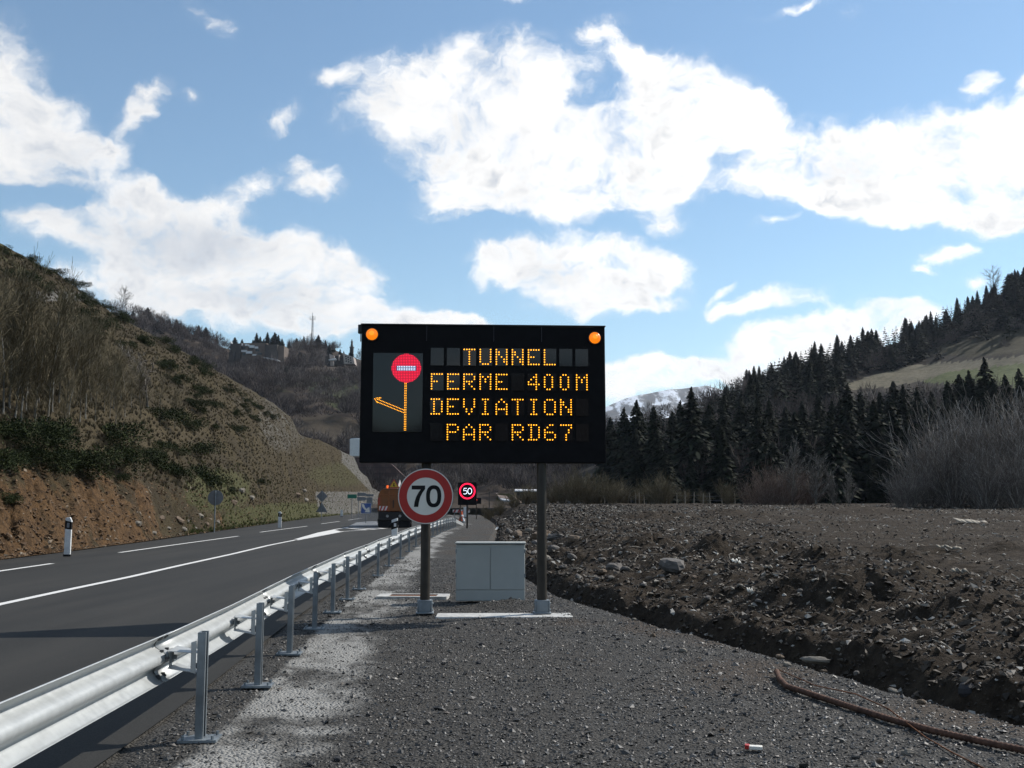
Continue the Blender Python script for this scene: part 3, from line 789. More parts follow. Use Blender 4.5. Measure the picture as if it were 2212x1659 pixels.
# --- the hill on the right
def foot_right(px, yc):
    r = ratio(px, 1090); y = np.interp(px, [1200, 1500, 2300, 3500, 5000], [215, 120, 108, 80, 40])
    return (r * y, y, np.interp(px, [1200, 1500, 2300], [1.0, 1.05, 1.1]) - 0.25)
HR = Hill('right_hill', np.concatenate([np.linspace(1190, 2300, 200), np.linspace(2330, 6000, 60)]),
          [(1190, 1000, 330), (1310, 960, 330), (1400, 920, 340), (1500, 890, 350), (1600, 850, 360), (1700, 808, 380), (1760, 785, 400), (1850, 765, 420), (1930, 745, 430), (2000, 725, 440), (2070, 690, 450), (2130, 655, 460), (2212, 612, 470), (2500, 480, 480), (3000, 380, 420), (4000, 300, 260), (6000, 300, 140)],
          foot_right, lambda p, t: (lambda k: k * (0.7 * t + 0.3 * t * t) + (1 - k) * (0.25 * t + 0.75 * t ** 1.9))(1 - sstep(p, 1650, 1950)), np.linspace(0, 1, 110) ** 1.15, amp=1.6, fs=0.02, seed=24, fine=0.6)
MEAD = [(1790, 846), (1870, 815), (1967, 790), (2080, 780), (2212, 769), (2420, 745), (2420, 850), (2212, 836), (2130, 812), (2060, 822), (1976, 826), (1900, 838)]
MEAD2 = [(2005, 766), (2040, 738), (2100, 724), (2212, 706), (2420, 660), (2420, 745), (2212, 764), (2100, 772)]
SX, SY = HR.SX, HR.SY
mead = inpoly(SX, SY, MEAD) * 1.0; mead2 = inpoly(SX, SY, MEAD2) * 0.8
gr = inpoly(SX, SY, [(1985, 826), (2050, 803), (2212, 785), (2420, 770), (2420, 850), (2212, 836)]) * 1.0
M_right = hill_mat('hill_floor', (0.030, 0.026, 0.020), (0.042, 0.034, 0.026), (0.016, 0.016, 0.012), 0.06,
                   (('mead2', (0.036, 0.033, 0.019), (0.066, 0.058, 0.034), 0.8), ('mead', (0.10, 0.088, 0.060), (0.15, 0.135, 0.095), 1.0), ('gr', (0.060, 0.075, 0.025), (0.10, 0.115, 0.045), 0.9)))
HR.make(M_right, {'mead': mead, 'mead2': mead2, 'gr': gr})

# --- the snowy mountain
HS = Hill('mountain', np.linspace(1150, 1800, 130), [(1150, 940, 4300), (1240, 905, 4300), (1312, 875, 4300), (1360, 856, 4350), (1400, 846, 4400), (1445, 836, 4400), (1475, 835, 4420), (1500, 832, 4430), (1528, 829, 4450), (1552, 835, 4450), (1600, 845, 4450), (1700, 880, 4400), (1800, 930, 4300)],
          lambda px, yc: (ratio(px, 1060) * 2600, 2600, 20), lambda p, t: 0 * p + t ** 1.1, np.linspace(0, 1, 90), amp=14, fs=0.0022, seed=33, fine=5)
m, n, b = new_mat('snowy_mountain')
oc = n.n('ShaderNodeTexCoord').outputs['Object']
st = n.vm('MULTIPLY', oc, (1.6, 0.25, 0.9))
f = n.noise(st, 0.010, 9.0, 0.68); g = n.noise(oc, 0.0035, 4.0, 0.6)
sn = n.ss(n.m('ADD', f, n.m('MULTIPLY', n.m('SUBTRACT', g, 0.5), 0.5)), 0.49, 0.60)
setp(b, col=n.mix(sn, n.mix(n.ss(n.noise(oc, 0.03, 5.0), .4, .6), (0.13, 0.115, 0.095), (0.085, 0.085, 0.08)), (0.72, 0.75, 0.80)), rough=0.8, spec=0.2)
HS.make(m)
# --- the valley behind the photographer (seen mirrored in the display glass)
xs = np.linspace(-700, 700, 260); ts = np.linspace(0, 1, 24)
X = np.repeat(xs[:, None], 24, 1); Y = -260 - 260 * ts[None] + 0 * X
hh = 38 + 36 * sstep(np.abs(xs + 4), 4, 48) + 10 * fbm(xs * .05, xs * 0, 3, 2)
tag(link('hills', grid_mesh('hills', X, Y, hh[:, None] * ts[None] ** 0.8 - 0.8), None, [M_mid]), kind='structure')
# ------------------------------------------------------------------ vegetation
def segs_mesh(name, segs, n=3, attrs=True):
    """tapered prisms along (p0, p1, r0, r1) segments"""
    A = np.array([s[0] for s in segs], float); B = np.array([s[1] for s in segs], float)
    r0 = np.array([s[2] for s in segs]); r1 = np.array([s[3] for s in segs])
    d = B - A; d /= np.maximum(np.linalg.norm(d, axis=1, keepdims=True), 1e-6)
    ref = np.where(np.abs(d[:, 2:3]) > 0.9, np.array([[1., 0, 0]]), np.array([[0, 0, 1.]]))
    x = np.cross(d, ref); x /= np.linalg.norm(x, axis=1, keepdims=True); y = np.cross(d, x)
    V = []
    for P, r in ((A, r0), (B, r1)):
        for i in range(n):
            a = 2 * math.pi * i / n
            V.append(P + (x * math.cos(a) + y * math.sin(a)) * r[:, None])
    V = np.stack(V, 1)
    f = np.array([[i, (i + 1) % n, n + (i + 1) % n, n + i] for i in range(n)])
    F = f[None] + (np.arange(len(segs)) * 2 * n)[:, None, None]
    rnd = np.repeat(rng.random(len(segs)), 2 * n)
    return np_mesh(name, V.reshape(-1, 3), F.reshape(-1, 4), {'rnd': rnd})
def grow(out, p, d, L, r, depth, rn, up=0.25, spread=0.7, kids=4, minr=0.004):
    n = 4 if depth > 0 else 2
    for k in range(n):
        d = (d + Vector((rn.gauss(0, .14), rn.gauss(0, .14), rn.gauss(0, .08) + up * 0.22))).normalized()
        q_ = p + d * (L / n); r1 = max(r * (1 - 0.62 / n * 1.0), minr)
        out.append((tuple(p), tuple(q_), r, r1))
        if depth > 0 and (k > 0 or depth < 3):
            m_ = kids if k < n - 1 else kids + 1
            for _ in range(rn.randint(max(1, m_ // n), max(1, m_ // n + 1))):
                a = rn.random() * 6.283; o = d.orthogonal().normalized()
                o = Matrix.Rotation(a, 3, d) @ o
                dd = (d + o * (spread * rn.uniform(.6, 1.3))).normalized()
                grow(out, p.lerp(q_, rn.random()), dd, L * rn.uniform(.42, .68), r1 * rn.uniform(.45, .65), depth - 1, rn, up, spread, kids, minr)
        p, r = q_, r1
def bare_tree_parts(seed, H, trunk_r, depth=4, up=0.35, spread=0.65, kids=5, minr=0.006, trunk_share=0.3):
    rn = random.Random(seed)
    tr, cr = [], []
    p, d, r = Vector((0, 0, -0.25)), Vector((rn.gauss(0, .07), rn.gauss(0, .07), 1)).normalized(), trunk_r
    n = 9
    for k in range(n):
        d = (d + Vector((rn.gauss(0, .06), rn.gauss(0, .06), 0.06))).normalized()
        q_ = p + d * (H * 0.8 / n); r1 = r * 0.87
        tr.append((tuple(p), tuple(q_), r, r1))
        if k >= int(n * trunk_share):
            for _ in range(2 if k < n - 1 else 3):
                a = rn.random() * 6.283; o = Matrix.Rotation(a, 3, d) @ d.orthogonal().normalized()
                dd = (d * 0.9 + o * spread * rn.uniform(.7, 1.3)).normalized()
                grow(cr, p.lerp(q_, rn.random()), dd, H * rn.uniform(.22, .4) * (1.05 - 0.4 * k / n), r1 * .55, depth - 2, rn, up, spread, kids, minr)
        p, r = q_, r1
    return tr, cr
M_bark = ramp_mat('grey_bark', [(0, (0.05, 0.046, 0.038)), (1, (0.14, 0.13, 0.11))], rough=0.9)
M_barkp = ramp_mat('pale_bark', [(0, (0.10, 0.095, 0.08)), (1, (0.24, 0.23, 0.20))], rough=0.85)
M_twig = ramp_mat('olive_twigs', [(0, (0.075, 0.060, 0.034)), (0.6, (0.12, 0.096, 0.052)), (1, (0.19, 0.165, 0.105))], rough=0.85)
M_twigg = ramp_mat('grey_twigs', [(0, (0.085, 0.072, 0.060)), (0.7, (0.18, 0.155, 0.132)), (0.85, (0.32, 0.29, 0.25)), (1, (0.40, 0.38, 0.35))], rough=0.8)
M_twigr = ramp_mat('red_brown_twigs', [(0, (0.07, 0.048, 0.037)), (0.8, (0.16, 0.11, 0.085)), (1, (0.3, 0.25, 0.2))], rough=0.85)
M_paleb = ramp_mat('pale_branches', [(0, (0.09, 0.083, 0.072)), (0.7, (0.15, 0.14, 0.12)), (1, (0.36, 0.34, 0.30))], rough=0.8)
M_need = ramp_mat('spruce_needles', [(0, (0.006, 0.009, 0.005)), (0.6, (0.011, 0.016, 0.008)), (1, (0.022, 0.028, 0.013))], rough=0.85, spec=0.15)
M_gorse = ramp_mat('gorse_leaves', [(0, (0.013, 0.019, 0.007)), (0.6, (0.024, 0.034, 0.011)), (1, (0.055, 0.068, 0.022))], rough=0.85, spec=0.15)
M_tuft = ramp_mat('grass_blades', [(0, (0.05, 0.075, 0.012)), (0.5, (0.085, 0.10, 0.025)), (1, (0.17, 0.15, 0.07))], rough=0.8)

def bare_tree(name, label, seed, H, r, bark, twig, group=None, **kw):
    t = thing(name, label, 'tree', group=group)
    tr, cr = bare_tree_parts(seed, H, r, **kw)
    link('trunk', segs_mesh('trunk', tr, 6), t, [bark])
    link('crown', segs_mesh('crown', cr, 3), t, [twig])
    return t
def stem_bush(seed, H, spread, n_st, twig_r=0.008, depth=2, kids=4):
    rn = random.Random(seed); out = []
    for k in range(n_st):
        a = rn.random() * 6.283; tl = spread * (rn.random() ** .7)
        d = Vector((math.cos(a) * tl, math.sin(a) * tl, 1)).normalized()
        p = Vector((math.cos(a) * .1 * tl * H, math.sin(a) * .1 * tl * H, -0.1))
        grow(out, p, d, H * rn.uniform(.65, 1.05), twig_r * rn.uniform(2.0, 4.5), depth, rn, 0.28, 0.5, kids, twig_r)
    return out
def leaf_clump(seed, n=700, leaf=0.11, lobes=7):
    """many small faces through the volume of a few lobes: an uneven evergreen bush of about unit size"""
    r = np.random.default_rng(seed)
    c = np.stack([r.normal(0, .38, lobes), r.normal(0, .38, lobes), r.uniform(.15, .62, lobes)], 1); R0 = r.uniform(.22, .42, lobes)
    k = r.integers(0, lobes, n); d = r.normal(size=(n, 3)); d /= np.linalg.norm(d, axis=1, keepdims=True)
    p = c[k] + d * (R0[k] * r.random(n) ** .35)[:, None]; p[:, 2] = np.maximum(p[:, 2], -0.02)
    a = r.normal(size=(n, 3)); a /= np.linalg.norm(a, axis=1, keepdims=True)
    a = a * .6 + d * .8; a[:, 2] += .35; a /= np.linalg.norm(a, axis=1, keepdims=True)
    s = np.cross(a, r.normal(size=(n, 3))); s /= np.linalg.norm(s, axis=1, keepdims=True)
    L = leaf * r.uniform(.6, 1.5, n)[:, None]
    V = np.stack([p - s * L * .35, p + s * L * .35, p + a * L * 1.3], 1).reshape(-1, 3)
    return V, np.arange(n * 3).reshape(-1, 3), np.repeat(r.random(n), 3)
def conifer_crown(seed, lev=30, per=9, H=1.0, Rr=0.17, low=0.06, jag=0.5):
    r = np.random.default_rng(seed); V = []; Rn = []
    for i in range(lev):
        h = low + (1 - low) * (i / (lev - 1)) ** 0.95
        prof = (1 - h) ** 0.78 * (0.72 + 0.28 * math.sin(min(1, h * 6) * 1.57))
        off = r.random() * 6.28
        for j in range(per):
            if r.random() < 0.12: continue
            a = off + 6.283 * j / per + r.normal(0, .2)
            Lb = Rr * prof * r.uniform(1 - jag, 1 + jag * .6) + 0.008
            hh = h + r.normal(0, .008)
            dx, dy = math.cos(a), math.sin(a)
            for s in (0.25, 0.5, 0.75, 1.0):
                x = Lb * s; z = hh - Lb * s * 0.38 + Lb * .12 * s * s + r.normal(0, .004)
                w = (0.013 + .14 * Lb) * (1.05 - .55 * s) * r.uniform(.7, 1.4); l = Lb * .26 + .012
                tl = r.normal(0, .5)
                c0 = np.array([dx * x, dy * x, z]); e = np.array([dx, dy, -.45 + r.normal(0, .2)]) * l
                side = np.array([-dy, dx, tl]) * w
                V += [c0 - side, c0 - e * .5, c0 + side, c0 + e]
                Rn += [np.clip(r.random() * .7 + .3 * s, 0, 1)] * 4
    for k in range(5):
        a = 6.283 * k / 5; z = 0.985
        V += [np.array([0, 0, z - .03]), np.array([math.cos(a) * .008, math.sin(a) * .008, z - .02]), np.array([0, 0, 1.02]), np.array([-math.cos(a) * .006, -math.sin(a) * .006, z - .02])]; Rn += [.5] * 4
    V = np.array(V) * H
    return V, np.arange(len(V)).reshape(-1, 4), np.array(Rn)
CON = [conifer_crown(100 + k, 40 + 2 * (k % 4), 13 + k % 3, 1.0, (0.21, 0.25, 0.19, 0.28, 0.23)[k], 0.05 + .02 * (k % 3)) for k in range(5)]
CON_ME = [np_mesh('conifer_crown', v, f, {'rnd': r_}) for v, f, r_ in CON]
TR_ME = segs_mesh('conifer_trunk', [((0, 0, -.03), (0, 0, .5), .014, .009), ((0, 0, .5), (0, 0, .98), .009, .002)], 6)
for me in CON_ME: me.materials.append(M_need)
TR_ME.materials.append(M_bark)
PROTO = []
def conifer(kind, loc, H, wid, rz, label, group):
    if len(PROTO) <= kind:
        t = thing('conifer', label, 'tree', loc, rz, group)
        link('trunk', TR_ME, t); link('crown', CON_ME[kind], t)
        PROTO.append(t); t.scale = (H * wid, H * wid, H); return t
    return dup(PROTO[kind], loc, rz, (H * wid, H * wid, H), label, group)

MEADS = (MEAD, MEAD2)
HALF = [0.0]
def covers_meadow(p, H, wd):
    for k in np.linspace(0.0, 1.0, 7):
        for s in (-.12, .12):
            a = proj(p[0] + s * H * (1 - k) * wd, p[1], p[2] + H * k)
            if inpoly(a[0], a[1], MEADS[0]) or (inpoly(a[0], a[1], MEADS[1]) and random.random() > HALF[0]): return True
    return False
count = 0
G_front = 'tall conifers of the wood beyond the field'
L_front = 'tall dark conifer in the dense wood behind the bare bushes beyond the field'
# the front of the wood: trees named by the pixel of their tip
tips = [(1350, 886, 175), (1378, 868, 165), (1415, 880, 160), (1455, 892, 165), (1497, 842, 150), (1472, 870, 170), (1535, 872, 165), (1568, 858, 160), (1602, 862, 170), (1640, 858, 165), (1665, 868, 160),
        (1700, 880, 165), (1735, 868, 170), (1770, 846, 190), (1800, 868, 170), (1836, 836, 150), (1862, 850, 165), (1905, 850, 160), (1934, 826, 175), (1955, 836, 165), (1985, 842, 160), (2015, 850, 170), (2052, 826, 160), (2076, 812, 165), (2098, 806, 165),
        (2133, 779, 165), (2150, 822, 160), (2175, 812, 165), (2205, 800, 170), (1320, 905, 180), (2240, 790, 165), (2280, 800, 160)]
for i, (px, py, y) in enumerate(tips):
    t = np.interp(y, HR.Y[np.argmin(abs(HR.pxs - px))], HR.t)
    p = HR.at(px, t); H = W(px, py, p[1]).z - p[2]
    conifer(i % 5, p, H, rng.uniform(.85, 1.1), rng.random() * 6.28, L_front, G_front); count += 1
tx = [1300, 1350, 1380, 1430, 1495, 1530, 1600, 1680, 1750, 1830, 1900, 1960, 2020, 2130, 2160, 2300]
ty = [930, 905, 890, 905, 880, 895, 872, 882, 885, 858, 868, 862, 868, 835, 850, 820]
tries = 0
while count < 152 and tries < 4000:
    tries += 1
    px = rng.uniform(1305, 2330); y = rng.uniform(122, 215)
    t = np.interp(y, HR.Y[np.argmin(abs(HR.pxs - px))], HR.t); p = HR.at(px, t)
    py = np.interp(px, tx, ty) + rng.random() ** 1.3 * 150
    H = W(px, py, p[1]).z - p[2]
    if H < 4 or H > 26: continue
    wd = rng.uniform(.85, 1.25) * (1.0 if H > 9 else 1.25)
    if covers_meadow(p, H, wd): continue
    conifer(int(rng.integers(0, 5)), p, H, wd, rng.random() * 6.28, L_front, G_front); count += 1
# slope and skyline of the right hill
G_sl = 'conifers climbing the right hill'
L_sl = 'small dark conifer on the upper slope and skyline of the right hill'
skx = [1310, 1400, 1470, 1540, 1600, 1680, 1760, 1850, 1930, 2000, 2070, 2130, 2212, 2300]
sky_ = [905, 895, 890, 856, 812, 778, 748, 724, 705, 685, 650, 625, 582, 540]
tries = 0; n_sl = 0
while n_sl < 104 and tries < 6000:
    tries += 1
    px = rng.uniform(1545, 2290) if n_sl < 44 else rng.uniform(1500, 2290)
    t = rng.uniform(.95, .995) if n_sl < 44 else rng.uniform(.5, .95)
    p = HR.at(px, t); H = rng.uniform(8, 15) if n_sl < 44 else rng.uniform(9, 16)
    if covers_meadow(p, H, 1.0) and rng.random() > .012: continue
    if proj(p[0], p[1], p[2] + H)[1] < np.interp(px, skx, sky_) - 14 * rng.random(): continue
    conifer(int(rng.integers(0, 5)), p, H, rng.uniform(.9, 1.3), rng.random() * 6.28, L_sl, G_sl); n_sl += 1
# the rest of that wood as one mass
HALF[0] = 0.72
P, S = [], []
tries = 0
while len(P) < 1500 and tries < 20000:
    tries += 1
    px = rng.uniform(1330, 2900); t = rng.uniform(.1, 1.0) ; p = HR.at(px, t)
    H = rng.uniform(6, 13) * (1.0 if t > .3 else 1.2)
    if proj(p[0], p[1], p[2] + H)[1] < np.interp(px, skx, sky_) - 6 * rng.random(): continue
    if covers_meadow(p, H, 1.0): continue
    tip = proj(p[0], p[1], p[2] + H)[1]
    if t < .45 and tip < np.interp(px, tx, ty): continue
    w_ = H * rng.uniform(.9, 1.35); P.append(p); S.append((w_, w_, H))
small = [conifer_crown(200 + k, 13, 6, 1.0, (0.25, 0.21, .28)[k], .04) for k in range(3)]
wood = scatter('conifer_wood', [(v, f) for v, f, r_ in small], np.array(P), np.array(S), rng.random(len(P)) * 6.28, 0.03)
tag(link('conifer_wood', wood, None, [M_need]), 'dense dark conifer wood covering the right hill as one mass', 'wood', kind='stuff')

# bare broadleaf crowns, far off, as one mass
def twig_ball(seed, n=90, flat=1.0):
    r = np.random.default_rng(seed)
    d = r.normal(size=(n, 3)); d[:, 2] = abs(d[:, 2]) * .9; d /= np.linalg.norm(d, axis=1, keepdims=True)
    p = np.array([0, 0, .30]) + d * (r.random(n) ** .5 * .5)[:, None] * np.array([.8, .8, 1.15 * flat])
    a = d * .7 + np.array([0, 0, .8]) + r.normal(0, .35, (n, 3)); a /= np.linalg.norm(a, axis=1, keepdims=True)
    s = np.cross(a, r.normal(size=(n, 3))); s /= np.linalg.norm(s, axis=1, keepdims=True)
    L = r.uniform(.12, .26, n)[:, None]
    V = np.stack([p - s * .011, p + s * .011, p + a * L], 1).reshape(-1, 3)
    return V, np.arange(n * 3).reshape(-1, 3)
TB = [twig_ball(300 + k, 210) for k in range(6)]
N = 5200
px = rng.uniform(120, 1500, N); t = rng.random(N) ** .85 * .98 + .02
P = HM.at(px, t)
sx, sy = proj(P[:, 0], P[:, 1], P[:, 2])
clear = (ell(sx, sy, 700, 945, 110, 34) > .3) & (rng.random(N) < .9)
clear |= (ell(sx, sy, 690, 850, 110, 55) > .4) & (rng.random(N) < .45)
clear |= ((sx > 490) & (sx < 620) & (sy > 742) & (sy < 800)) | ((sx > 695) & (sx < 775) & (sy > 765) & (sy < 812))
P = P[~clear]
H = rng.uniform(5, 9.5, len(P)); H *= np.where(P[:, 1] < 300, .75, 1.0)
S = np.stack([H * rng.uniform(.8, 1.2, len(P)), H, H], 1)
M_twigf = ramp_mat('far_twigs', [(0, (0.046, 0.037, 0.033)), (0.6, (0.084, 0.068, 0.060)), (1, (0.15, 0.13, 0.118))], rough=0.9, spec=.1)
tag(link('bare_woodland', scatter('bare_woodland', TB, P, S, rng.random(len(P)) * 6.28, .05), None, [M_twigf]),
    'brown leafless woodland covering the hill behind the sign', 'wood', kind='stuff')
N = 700
px = rng.uniform(1330, 2300, N); t = rng.uniform(.08, .9, N); P = HR.at(px, t)
keep = np.array([not covers_meadow(p, 6, .5) for p in P]); P = P[keep]
S = np.stack([rng.uniform(4.5, 9, len(P))] * 3, 1)
tag(link('bare_thicket', scatter('bare_thicket', TB, P, S, rng.random(len(P)) * 6.28, .05), None, [M_twigf]),
    'brown leafless thicket between the conifers of the right hill', 'thicket', kind='stuff')
# conifers among the bare wood on the left
L_rl = 'small dark conifer among bare brown trees on the far left hill'
G_rl = 'conifers on the far left hill'
for (px, py) in [(283, 690), (320, 688), (352, 694), (366, 692), (384, 700), (390, 705), (428, 718), (447, 724), (470, 740), (505, 750), (520, 748), (545, 742), (553, 738), (560, 737), (570, 738), (575, 744), (592, 740), (600, 752), (610, 742), (622, 744), (640, 748), (655, 748), (668, 748), (676, 752), (688, 748), (700, 752), (712, 768), (722, 762), (735, 768), (746, 772), (757, 776), (540, 768), (520, 780), (535, 800), (578, 782), (609, 752), (645, 790), (620, 832), (340, 720), (310, 712), (600, 820)]:
    p = HM.see(px, py); conifer(int(rng.integers(0, 5)), p, rng.uniform(3.5, 8.5), rng.uniform(1.2, 1.9), rng.random() * 6.28, L_rl, G_rl)

# ---- saplings of the left slope
saps = [bare_tree('bare_tree', 'olive twigged bare sapling in the thicket on the left slope', 40 + k, 1.0 * h_, .05, M_barkp, M_twig, 'bare saplings on the left slope', depth=4, up=.5, spread=.42, kids=5, minr=.007, trunk_share=.12) for k, h_ in enumerate((6.2, 5.6, 6.6, 5.2))]
sp = [(20, 880), (45, 930), (75, 900), (95, 935), (115, 890), (135, 950), (150, 900), (165, 880), (185, 905), (200, 870), (215, 850), (228, 890), (245, 880), (-30, 900), (-60, 880), (-95, 930), (60, 850), (105, 840), (150, 830), (190, 820), (20, 820), (-10, 860), (270, 900), (250, 930), (285, 880), (305, 905), (345, 900), (380, 930), (-140, 900), (-180, 880),
      (5, 900), (35, 865), (55, 885), (85, 870), (125, 865), (142, 880), (172, 915), (208, 910), (238, 905), (70, 925), (30, 905), (180, 850), (230, 840), (262, 862)]
for i, (px, py) in enumerate(sp):
    p = HL.see(px, py)
    if i < 4: o = saps[i]; o.location = p
    else: o = dup(saps[i % 4], p, rng.random() * 6.28, rng.uniform(.8, 1.15) * (.92 if px < 120 else .74 if px < 220 else .58))
t = bare_tree('bare_tree', 'crooked grey bare tree standing alone right of the saplings', 61, 4.6, .10, M_bark, M_twigg, depth=4, up=.2, spread=.8, kids=5, minr=.010, trunk_share=.3); t.location = HL.see(318, 880)
t = bare_tree('bare_tree', 'broad bare tree standing alone on the skyline of the left slope', 63, 16.5, .3, M_bark, M_twigg, depth=4, up=.3, spread=.7, kids=6, minr=.035, trunk_share=.2); t.location = HM.at(262, .99)
t = bare_tree('bare_tree', 'round crowned bare tree rising from the skyline of the right hill', 64, 15.5, .3, M_bark, M_twigg, depth=4, up=.3, spread=.75, kids=6, minr=.035, trunk_share=.3); t.location = HR.at(2152, .97)
# ---- bare bushes and trees along the far edge of the field
def fz(x, y): return float(field_h(np.array([x]), np.array([y]))[0])
def put(px, y):
    r = ratio(px, 1095); x = r * y; return Vector((x, y, fz(x, y) - .05))
tall = [(2010, 82, 5.2), (2060, 80, 5.6), (2105, 84, 6.6), (2150, 80, 6.6), (2185, 83, 7.6), (2225, 78, 7.0), (2265, 82, 7.0), (2310, 80, 7), (1965, 80, 3.0), (1945, 84, 2.4), (2130, 76, 4), (2200, 75, 4.2), (2040, 88, 6), (2090, 90, 7.2)]
protos = [link('bare_bush', segs_mesh('bare_bush', stem_bush(70 + k, 1.0, .85, 26, .0024, 2, 5), 3), None, [M_twigg]) for k in range(3)]
L_b = 'tall grey leafless bush in the big thicket at the right edge of the field'
for i, (px, y, H) in enumerate(tall):
    o = protos[i] if i < 3 else protos[i % 3].copy()
    if i >= 3: COL.objects.link(o)
    o.location = put(px, y); o.scale = (H * .85, H * .85, H); o.rotation_euler = (0, 0, rng.random() * 6.28)
    tag(o, L_b, 'bush', 'grey bushes at the right edge of the field')
reds = [(1640, 98, 2.6), (1668, 96, 3.2), (1700, 97, 3.4), (1730, 99, 3.2), (1655, 94, 2.2), (1690, 94, 2.6), (1620, 100, 1.8), (1750, 97, 2.2)]
rp = [link('bare_bush', segs_mesh('bare_bush', stem_bush(80 + k, 1.0, .95, 17, .003, 2, 4), 3), None, [M_twigr]) for k in range(2)]
for i, (px, y, H) in enumerate(reds):
    o = rp[i] if i < 2 else rp[i % 2].copy()
    if i >= 2: COL.objects.link(o)
    o.location = put(px, y); o.scale = (H, H, H); o.rotation_euler = (0, 0, rng.random() * 6.28)
    tag(o, 'reddish brown leafless bush at the far edge of the field below the conifers', 'bush', 'reddish bushes beyond the field')
for i, (px, y, H, lb) in enumerate(((1712, 95, 5.8, 'pale bare tree with steep limbs between the reddish bushes, the taller one'), (1762, 96, 4.9, 'pale forked bare tree right of the reddish bushes'), (1800, 97, 3.6, 'low pale bare tree between the forked one and the big thicket'), (1835, 98, 3.2, 'small thin bare tree left of the big grey thicket'))):
    t = bare_tree('bare_tree', lb, 90 + i, H, .07, M_barkp, M_paleb, depth=4, up=.45, spread=.55, kids=5, minr=.012, trunk_share=.05); t.location = put(px, y)
wl = [(1195, 112, 1.6), (1215, 110, 2.2), (1240, 108, 2.6), (1265, 110, 2.8), (1290, 112, 2.6), (1320, 108, 2.2), (1335, 112, 2.0), (1350, 115, 1.6), (1410, 112, 2.2), (1425, 110, 2.5), (1440, 112, 2.0), (1572, 104, 1.8), (1380, 116, 1.5), (1110, 118, 1.6), (1140, 116, 1.8), (1165, 114, 1.6), (1080, 122, 1.5), (1055, 124, 1.4), (1480, 112, 1.3), (1520, 112, 1.2)]
wp = [link('bare_bush', segs_mesh('bare_bush', stem_bush(86 + k, 1.0, .8, 24, .0042, 2, 5), 3), None, [M_twig]) for k in range(2)]
for i, (px, y, H) in enumerate(wl):
    o = wp[i] if i < 2 else wp[i % 2].copy()
    if i >= 2: COL.objects.link(o)
    p = put(px, y); o.location = p; o.scale = (H, H, H); o.rotation_euler = (0, 0, rng.random() * 6.28)
    tag(o, 'low yellowish grey willow bush along the far fence of the field', 'bush', 'willow bushes by the far fence')
# ---- dark gorse on the left slope
GC = []
for k in range(4):
    v, f, r_ = leaf_clump(400 + k, 2600, .05, 11); me = np_mesh('gorse_bush', v, f, {'rnd': r_}); me.materials.append(M_gorse); GC.append(me)
def bush(p, s, label, group, k):
    o = bpy.data.objects.new('gorse_bush', GC[k % 4]); COL.objects.link(o)
    o.location = Vector(p) - Vector((0, 0, .08)); o.scale = (s * rng.uniform(.9, 1.4), s * rng.uniform(.9, 1.3), s * rng.uniform(.7, 1.0)); o.rotation_euler = (0, 0, rng.random() * 6.28)
    tag(o, label, 'bush', group)
lo = 'dark green gorse bush in the belt above the brown soil cutting'
spots = [(10, 960), (30, 985), (55, 1000), (80, 975), (100, 990), (115, 960), (140, 1000), (20, 1020), (60, 1030), (95, 1025), (130, 1035), (165, 1015), (185, 990), (-20, 980), (-40, 1010), (230, 985), (255, 1000), (280, 985), (300, 970), (320, 990), (345, 960), (360, 985), (385, 975), (405, 990), (300, 1010), (340, 1015), (375, 1020), (410, 1015), (430, 995), (250, 960), (400, 950), (425, 965), (270, 1040), (215, 1045), (440, 1030), (455, 1050), (480, 1090), (500, 1070), (520, 1100), (380, 920), (350, 925), (415, 930), (5, 1075), (150, 955), (70, 955), (540, 1030), (560, 1040), (390, 1045), (330, 1050), (180, 1040)]
for i, (px, py) in enumerate(spots):
    if (px > 200 and i % 3 == 0) or i % 5 == 3: continue
    p = HL.see(px, py + rng.normal(0, 8)); bush(p, rng.uniform(.6, 1.75), lo, 'gorse bushes above the cutting', i)
hi = 'dark low broom bush on the upper left slope near the skyline'
us_ = [(-10, 533), (10, 545), (25, 548), (40, 556), (55, 566), (75, 572), (92, 580), (108, 590), (120, 598), (135, 606), (150, 618), (165, 630), (178, 640), (192, 648), (205, 660), (222, 672), (235, 682), (250, 690), (265, 700), (20, 600), (60, 610), (100, 625), (130, 640), (160, 650), (190, 660), (230, 700), (245, 710), (170, 700), (150, 690), (185, 705), (200, 715), (350, 745), (380, 760), (400, 775), (420, 790), (440, 800), (460, 812), (340, 790), (360, 800), (380, 815), (400, 825), (430, 845), (450, 850), (480, 840), (500, 850), (520, 860), (470, 880), (500, 890), (530, 885), (555, 880), (420, 870), (440, 885), (540, 910), (320, 745), (300, 735), (575, 900), (490, 925), (520, 940)]
for i, (px, py) in enumerate(us_):
    for k in range(1 if i < 20 else 2):
        p = HL.see(px + rng.normal(0, 6 + 9 * k), py + rng.normal(0, 3 + 6 * k)); bush(p, rng.uniform(.45, 1.25) * (.95 if py < 700 else 1.0), hi, 'broom bushes on the upper left slope', i + 1 + k)
# ---- loose earth and stones on the cutting
N = 7000
px = rng.uniform(-250, 620, N); tq = .004 + .13 * rng.random(N) ** 1.3; P = HL.at(px, tq)
sz = .025 + .10 * rng.random(N) ** 4
M_earth = ramp_mat('loose_earth', [(0, (0.045, 0.028, 0.016)), (0.6, (0.115, 0.070, 0.036)), (0.9, (0.13, 0.09, 0.055)), (1, (0.26, 0.22, 0.17))], rough=.9)
tag(link('loose_earth', scatter('loose_earth', PEB, P, np.stack([sz * 1.2, sz, sz * .7], 1), rng.random(N) * 6.28, .4), None, [M_earth]), 'crumbled brown earth and small stones on the roadside cutting', 'earth', kind='stuff')
